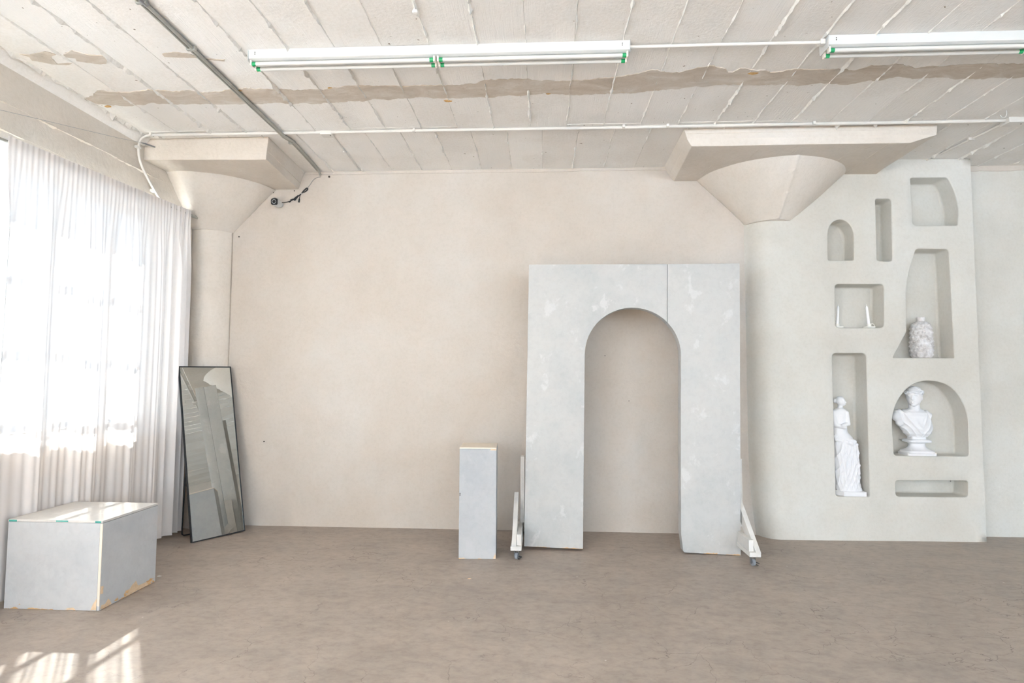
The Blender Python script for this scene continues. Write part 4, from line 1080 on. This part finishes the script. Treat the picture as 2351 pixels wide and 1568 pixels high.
prims = [('s', robe),
         ('c', (-0.064, 0, 0.79), (-0.056, -0.004, 0.84), 0.024, 0.022),
         ('e', hd, (0.036, 0.036, 0.044)), ('e', hd + fd * 0.012 + Vector((0, 0, -0.012)), (0.026, 0.026, 0.030)),
         ('e', hd + Vector((-0.008, 0.004, 0.012)), (0.041, 0.040, 0.040)),
         ('e', hd + Vector((-0.048, 0.016, 0.008)), (0.018, 0.018, 0.024)),
         ('c', hd + fd * 0.034 + Vector((0, 0, 0.006)), hd + fd * 0.042 + Vector((0, 0, -0.008)), 0.004, 0.006),
         ('c', hd + fd * 0.030 + Vector((0, 0, -0.022)), hd + fd * 0.033 + Vector((0, 0, -0.023)), 0.008, 0.008),
         ('c', (-0.128, -0.006, 0.765), (-0.122, -0.03, 0.655), 0.027, 0.024), ('c', (-0.122, -0.03, 0.655), (-0.05, -0.062, 0.635), 0.022, 0.018),
         ('c', (-0.012, -0.014, 0.765), (-0.010, -0.040, 0.665), 0.025, 0.022), ('c', (-0.010, -0.040, 0.665), (-0.07, -0.066, 0.65), 0.02, 0.017),
         ('c', (-0.13, -0.03, 0.545), (0.04, -0.055, 0.500), 0.016, 0.02), ('c', (-0.125, -0.035, 0.518), (0.02, -0.06, 0.478), 0.013, 0.016),
         ('c', (0.03, -0.05, 0.49), (0.045, -0.06, 0.30), 0.02, 0.012), ('c', (0.06, -0.045, 0.47), (0.085, -0.035, 0.20), 0.014, 0.01)]
def robe_disp(co, n):
    if co.z > 0.82: return 0.0012 * mnoise.noise(co * 90)
    k = 1.0 if co.z < 0.53 else 0.35
    a = math.atan2(co.y + 0.01, co.x + 0.02)
    w = co.z * 26 - a * 3.4 - co.x * 22 + 1.3 * mnoise.noise(co * 9)
    ridge = (1 - abs(math.sin(w))) ** 1.6
    v2 = (1 - abs(math.sin(a * 9 + co.z * 8 + 2 * mnoise.noise(co * 6)))) ** 2
    fade = min(1, max(0.15, (0.56 - co.z) / 0.1)) if co.z > 0.46 else 1
    return k * fade * (0.0085 * ridge + 0.005 * v2 - 0.005) * min(1, max(0.2, (co.z - 0.03) / 0.08))
fig = link('figure', sculpt('figure', prims, 0.0045, 3, robe_disp), 'gypsum', st)

# classical bust on a socle (generic)
S = 0.000543
bu = empty('bust', (3.508, 5.845, 0.7765)); tag(bu, 'white plaster bust of a draped figure on a round socle in the arched lower niche', 'bust')
def P(zx, zy, d=0.0): return Vector(((zx - 600) * S, d, (1460 - zy) * S))
sq = []
def socle_ring(hw, z, rnd):
    return [(hw * (abs(math.cos(a)) ** rnd) * (1 if math.cos(a) >= 0 else -1), 0.72 * hw * (abs(math.sin(a)) ** rnd) * (1 if math.sin(a) >= 0 else -1), z) for a in [2 * math.pi * k / 48 for k in range(48)]]
lv = [(0.133, 0.0, 0.25), (0.133, 0.022, 0.25), (0.128, 0.026, 0.35), (0.126, 0.040, 0.5), (0.112, 0.048, 0.7), (0.092, 0.060, 1), (0.076, 0.078, 1), (0.070, 0.094, 1), (0.072, 0.106, 1), (0.082, 0.114, 1), (0.088, 0.116, 0.6), (0.104, 0.122, 0.3), (0.104, 0.138, 0.3), (0.096, 0.146, 0.4), (0.070, 0.147, 0.4), (0.066, 0.149, 0.3), (0.066, 0.172, 0.3)]
vs = []; fs = []
for hw, z, rd in lv: vs += socle_ring(hw, z, rd)
for i in range(len(lv) - 1):
    for k in range(48): fs.append((i*48+k, i*48+(k+1) % 48, (i+1)*48+(k+1) % 48, (i+1)*48+k))
fs += [tuple(range(48))[::-1], tuple((len(lv)-1)*48+k for k in range(48))]
lpart('socle', MB().add(vs, fs), 'gypsum', bu, smooth=35)
fdir = Vector((-0.62, -0.78, 0)).normalized(); fr_ = Vector((fdir.y, -fdir.x, 0))    # face direction and its side
H0 = P(565, 462, -0.015)
def F(f, s_, u): return H0 + fdir * f + fr_ * s_ + Vector((0, 0, u))
torso = dense([(P(615, 1150)[0], 0, 0.168, 0.080, 0.055), (P(612, 1080)[0], 0, 0.206, 0.125, 0.075), (P(600, 1000)[0], 0, 0.25, 0.138, 0.085), (P(590, 900)[0], 0, 0.304, 0.142, 0.088),
               (P(570, 800)[0], 0, 0.358, 0.142, 0.080), (P(555, 740)[0], 0, 0.391, 0.138, 0.066), (P(560, 700)[0], 0.004, 0.413, 0.10, 0.05), (P(575, 665)[0], 0.006, 0.432, 0.06, 0.042)])
rz = Matrix.Rotation(math.atan2(fdir.y, fdir.x), 3, 'Z')
prims = [('s', torso),
         ('e', P(310, 790, 0.0), (0.055, 0.05, 0.058)), ('c', P(275, 770, 0), P(345, 900, 0), 0.032, 0.04),
         ('e', P(775, 800, 0.0), (0.042, 0.05, 0.055)),
         ('c', P(580, 720, 0.004), P(575, 560, -0.005), 0.050, 0.044),
         ('e', H0, (0.079, 0.062, 0.088), rz), ('e', F(0.028, 0, -0.032), (0.046, 0.044, 0.055), rz),
         ('e', F(0.052, 0, -0.074), (0.018, 0.02, 0.015)),                          # chin
         ('c', F(0.074, 0, 0.014), F(0.086, 0, -0.022), 0.007, 0.0095),               # nose
         ('e', F(0.070, 0.026, 0.016), (0.010, 0.016, 0.006), rz), ('e', F(0.070, -0.026, 0.016), (0.010, 0.016, 0.006), rz),   # brows
         ('e', F(0.064, 0.026, 0.002), (0.009, 0.012, 0.006), rz), ('e', F(0.064, -0.026, 0.002), (0.009, 0.012, 0.006), rz),   # eyes
         ('e', F(0.072, 0, -0.044), (0.008, 0.016, 0.004), rz), ('e', F(0.070, 0, -0.053), (0.008, 0.014, 0.004), rz),          # lips
         ('e', F(-0.012, 0.060, -0.012), (0.014, 0.008, 0.022), rz), ('e', F(-0.012, -0.060, -0.012), (0.014, 0.008, 0.022), rz),  # ears
         ('e', F(-0.012, 0, 0.028), (0.080, 0.070, 0.072), rz),                        # hair mass
         ('e', F(-0.085, 0, 0.022), (0.034, 0.034, 0.034), rz)]
for i in range(15):                                                                 # rolled waves round the brow
    a = -2.2 + 4.4 * i / 14
    prims.append(('e', F(0.006 + 0.066 * math.cos(a), 0.068 * math.sin(a), 0.040 + 0.006 * math.cos(3 * a) + 0.006 * (i % 2)), (0.014, 0.014, 0.013)))
for i in range(12):                                                                 # gathered curls at the back
    a = 2 * math.pi * i / 12
    prims.append(('e', F(-0.088 + 0.010 * math.cos(2 * a), 0.026 * math.cos(a), 0.022 + 0.028 * math.sin(a)), (0.013, 0.013, 0.013)))
def bust_disp(co, n):
    if co.z > 0.555 and (co - F(-0.012, 0, 0.03)).dot(fdir) < 0.052: return 0.0022 * math.sin(co.z * 420 + co.x * 180 + 3 * mnoise.noise(co * 20)) 
    if 0.17 < co.z < 0.43:
        neck = math.hypot((co.x - P(590, 0)[0]) / 0.075, (co.z - 0.44) / 0.105)
        if neck < 1: return 0.0
        side = co.x - P(590, 0)[0]
        w = (side * 60 + (0.43 - co.z) * (-46 if side < 0.02 else 30)) + 1.6 * mnoise.noise(co * 8)
        return min(1, (neck - 1) * 4) * (0.0075 * (1 - abs(math.sin(w))) ** 1.5 - 0.001)
    return 0.0
link('portrait', sculpt('portrait', prims, 0.0032, 2, bust_disp), 'gypsum', bu)

# knobbed vase
va = empty('vase', (3.588, 5.852, 1.6845)); tag(va, 'chalky grey knobbed stoneware vase in the tall right-hand niche', 'vase')
prof = [(0.0, 0.002), (0.070, 0.0), (0.080, 0.004), (0.086, 0.02), (0.092, 0.06), (0.094, 0.12), (0.093, 0.18), (0.090, 0.24), (0.086, 0.285), (0.078, 0.315), (0.064, 0.335), (0.046, 0.346), (0.036, 0.350), (0.0355, 0.356), (0.037, 0.380), (0.0385, 0.388), (0.034, 0.388), (0.031, 0.365), (0.0, 0.36)]
fine = []
for i in range(len(prof) - 1):
    k = max(1, int(math.hypot(prof[i+1][0] - prof[i][0], prof[i+1][1] - prof[i][1]) / 0.0045))
    for j in range(k): fine.append((prof[i][0] + (prof[i+1][0] - prof[i][0]) * j / k, prof[i][1] + (prof[i+1][1] - prof[i][1]) * j / k, i))
fine.append((*prof[-1], 99))
seg = 120; vs = []; fs = []
for (r, z, idx) in fine:
    for k in range(seg):
        a = 2 * math.pi * k / seg; bump = 0
        if 2 <= idx <= 9 and 0.01 < z < 0.325:
            row = round((z - 0.03) / 0.042); zc_ = 0.03 + 0.042 * row
            ph = (a / (2 * math.pi) * 15 + 0.5 * (row % 2)); dphi = (ph - round(ph)) / 15 * 2 * math.pi * 0.09
            q = math.hypot(dphi, z - zc_)
            bump = 0.0105 * math.exp(-(q / 0.0105) ** 2) + 0.002 * mnoise.noise((math.cos(a) * 4, math.sin(a) * 4, z * 30))
        vs.append(((r + bump) * math.cos(a), (r + bump) * math.sin(a), z))
for i in range(len(fine) - 1):
    for k in range(seg): fs.append((i*seg+k, i*seg+(k+1) % seg, (i+1)*seg+(k+1) % seg, (i+1)*seg+k))
NB = next(i for i, q in enumerate(fine) if q[2] == 11)
body = [f for f in fs if f[0] // seg < NB]; neckf = [f for f in fs if f[0] // seg >= NB]
lpart('body', MB().add(vs[:(NB + 1) * seg], body), 'vase', va, smooth=70)
lpart('neck', MB().add(vs[NB * seg:], [tuple(i - NB * seg for i in f) for f in neckf]), 'vase', va, smooth=50)

# chamber candlesticks with taper candles
def candlestick(x, y, z, hang, tilt, lab_h, lab_c):
    h_ = empty('candle_holder', (x, y, z), (0, 0, hang)); tag(h_, lab_h, 'candle holder', 'ceramic candle holders')
    lpart('saucer', MB().lathe([(0.0, 0.0005), (0.044, 0.0), (0.053, 0.006), (0.057, 0.016), (0.0545, 0.017), (0.049, 0.008), (0.0, 0.006)], seg=36, cap=False), 'ceramic', h_, smooth=40)
    lpart('cup', MB().lathe([(0.024, 0.004), (0.020, 0.012), (0.019, 0.045), (0.0165, 0.045), (0.0155, 0.015), (0.0, 0.014)], seg=28, cap=False), 'ceramic', h_, smooth=40)
    lpart('handle', MB().tube(spline([(0.018, 0, 0.043), (0.032, 0, 0.046), (0.044, 0, 0.037), (0.049, 0, 0.022), (0.050, 0, 0.010)], 6), 0.0033, 8), 'ceramic', h_, smooth=60)
    c = empty('candle', (x, y, z + 0.0155), (0, tilt, 0)); tag(c, lab_c, 'candle', 'white taper candles')
    lpart('wax', MB().lathe([(0.0, 0.0), (0.0125, 0.0), (0.0118, 0.10), (0.0105, 0.185), (0.007, 0.196), (0.003, 0.204), (0.0, 0.205)], seg=24, cap=False), 'wax', c, smooth=40)
    lpart('wick', MB().tube([(0, 0, 0.203), (0.0006, 0, 0.210), (0.001, 0, 0.218)], 0.0012, 6), 'wax', c)
candlestick(2.803, 5.83, 1.9655, math.pi * 0.96, 0.065, 'cream ceramic candle holder at the left edge of its niche', 'white taper candle tilting right at the left edge of the niche')
candlestick(3.098, 5.83, 1.9655, -0.1, -0.085, 'cream ceramic candle holder with looped handle at the right of its niche', 'white taper candle tilting left at the right of the niche')

# flakes of paint and wood on the floor
fk = [(-2.84, 4.36, 0.016, 'enamel', 'white paint chip on the floor behind the plinth box'), (-0.545, 4.46, 0.014, 'wood', 'sliver of bare wood on the floor in front of the pedestal')]
for x, y, s_, mt, lb in fk:
    mb = MB().add([(x - s_, y - s_ * .4, 0.0005), (x + s_ * .2, y - s_ * .6, 0.0005), (x + s_, y + s_ * .2, 0.0005), (x - s_ * .3, y + s_ * .5, 0.0005), (x - s_ * .9, y - s_ * .3, 0.004), (x + s_ * .2, y - s_ * .5, 0.004), (x + s_ * .9, y + s_ * .2, 0.003), (x - s_ * .3, y + s_ * .4, 0.004)],
                  [(3, 2, 1, 0), (4, 5, 6, 7), (0, 1, 5, 4), (1, 2, 6, 5), (2, 3, 7, 6), (3, 0, 4, 7)])
    tag(part('chip', mb, mt, None, own=(x, y, 0)), lb, 'debris')

# hooks left in the ceiling
def hook(x, y, lab, sgn):
    h_ = tag(part('ceiling_hook', MB().tube(spline([(x, y, ZC + 0.002), (x, y, ZC - 0.03), (x + sgn * 0.012, y, ZC - 0.052), (x + sgn * 0.036, y, ZC - 0.055), (x + sgn * 0.05, y, ZC - 0.036)], 6), 0.003, 8), 'conduit', None, smooth=60, own=(x, y, ZC)), lab, 'hook')
hook(3.60, 4.72, 'white painted hook in the ceiling at the far right, left of a pair', -1)
hook(3.72, 4.58, 'white painted hook in the ceiling at the far right, right of a pair', 1)
part('painted_lump', MB().lathe([(0.0, ZC - 0.034), (0.014, ZC - 0.032), (0.018, ZC - 0.022), (0.014, ZC - 0.012), (0.009, ZC - 0.008), (0.009, ZC)], -0.735, 3.235, 16, cap=False), 'ridge', ce, smooth=60)
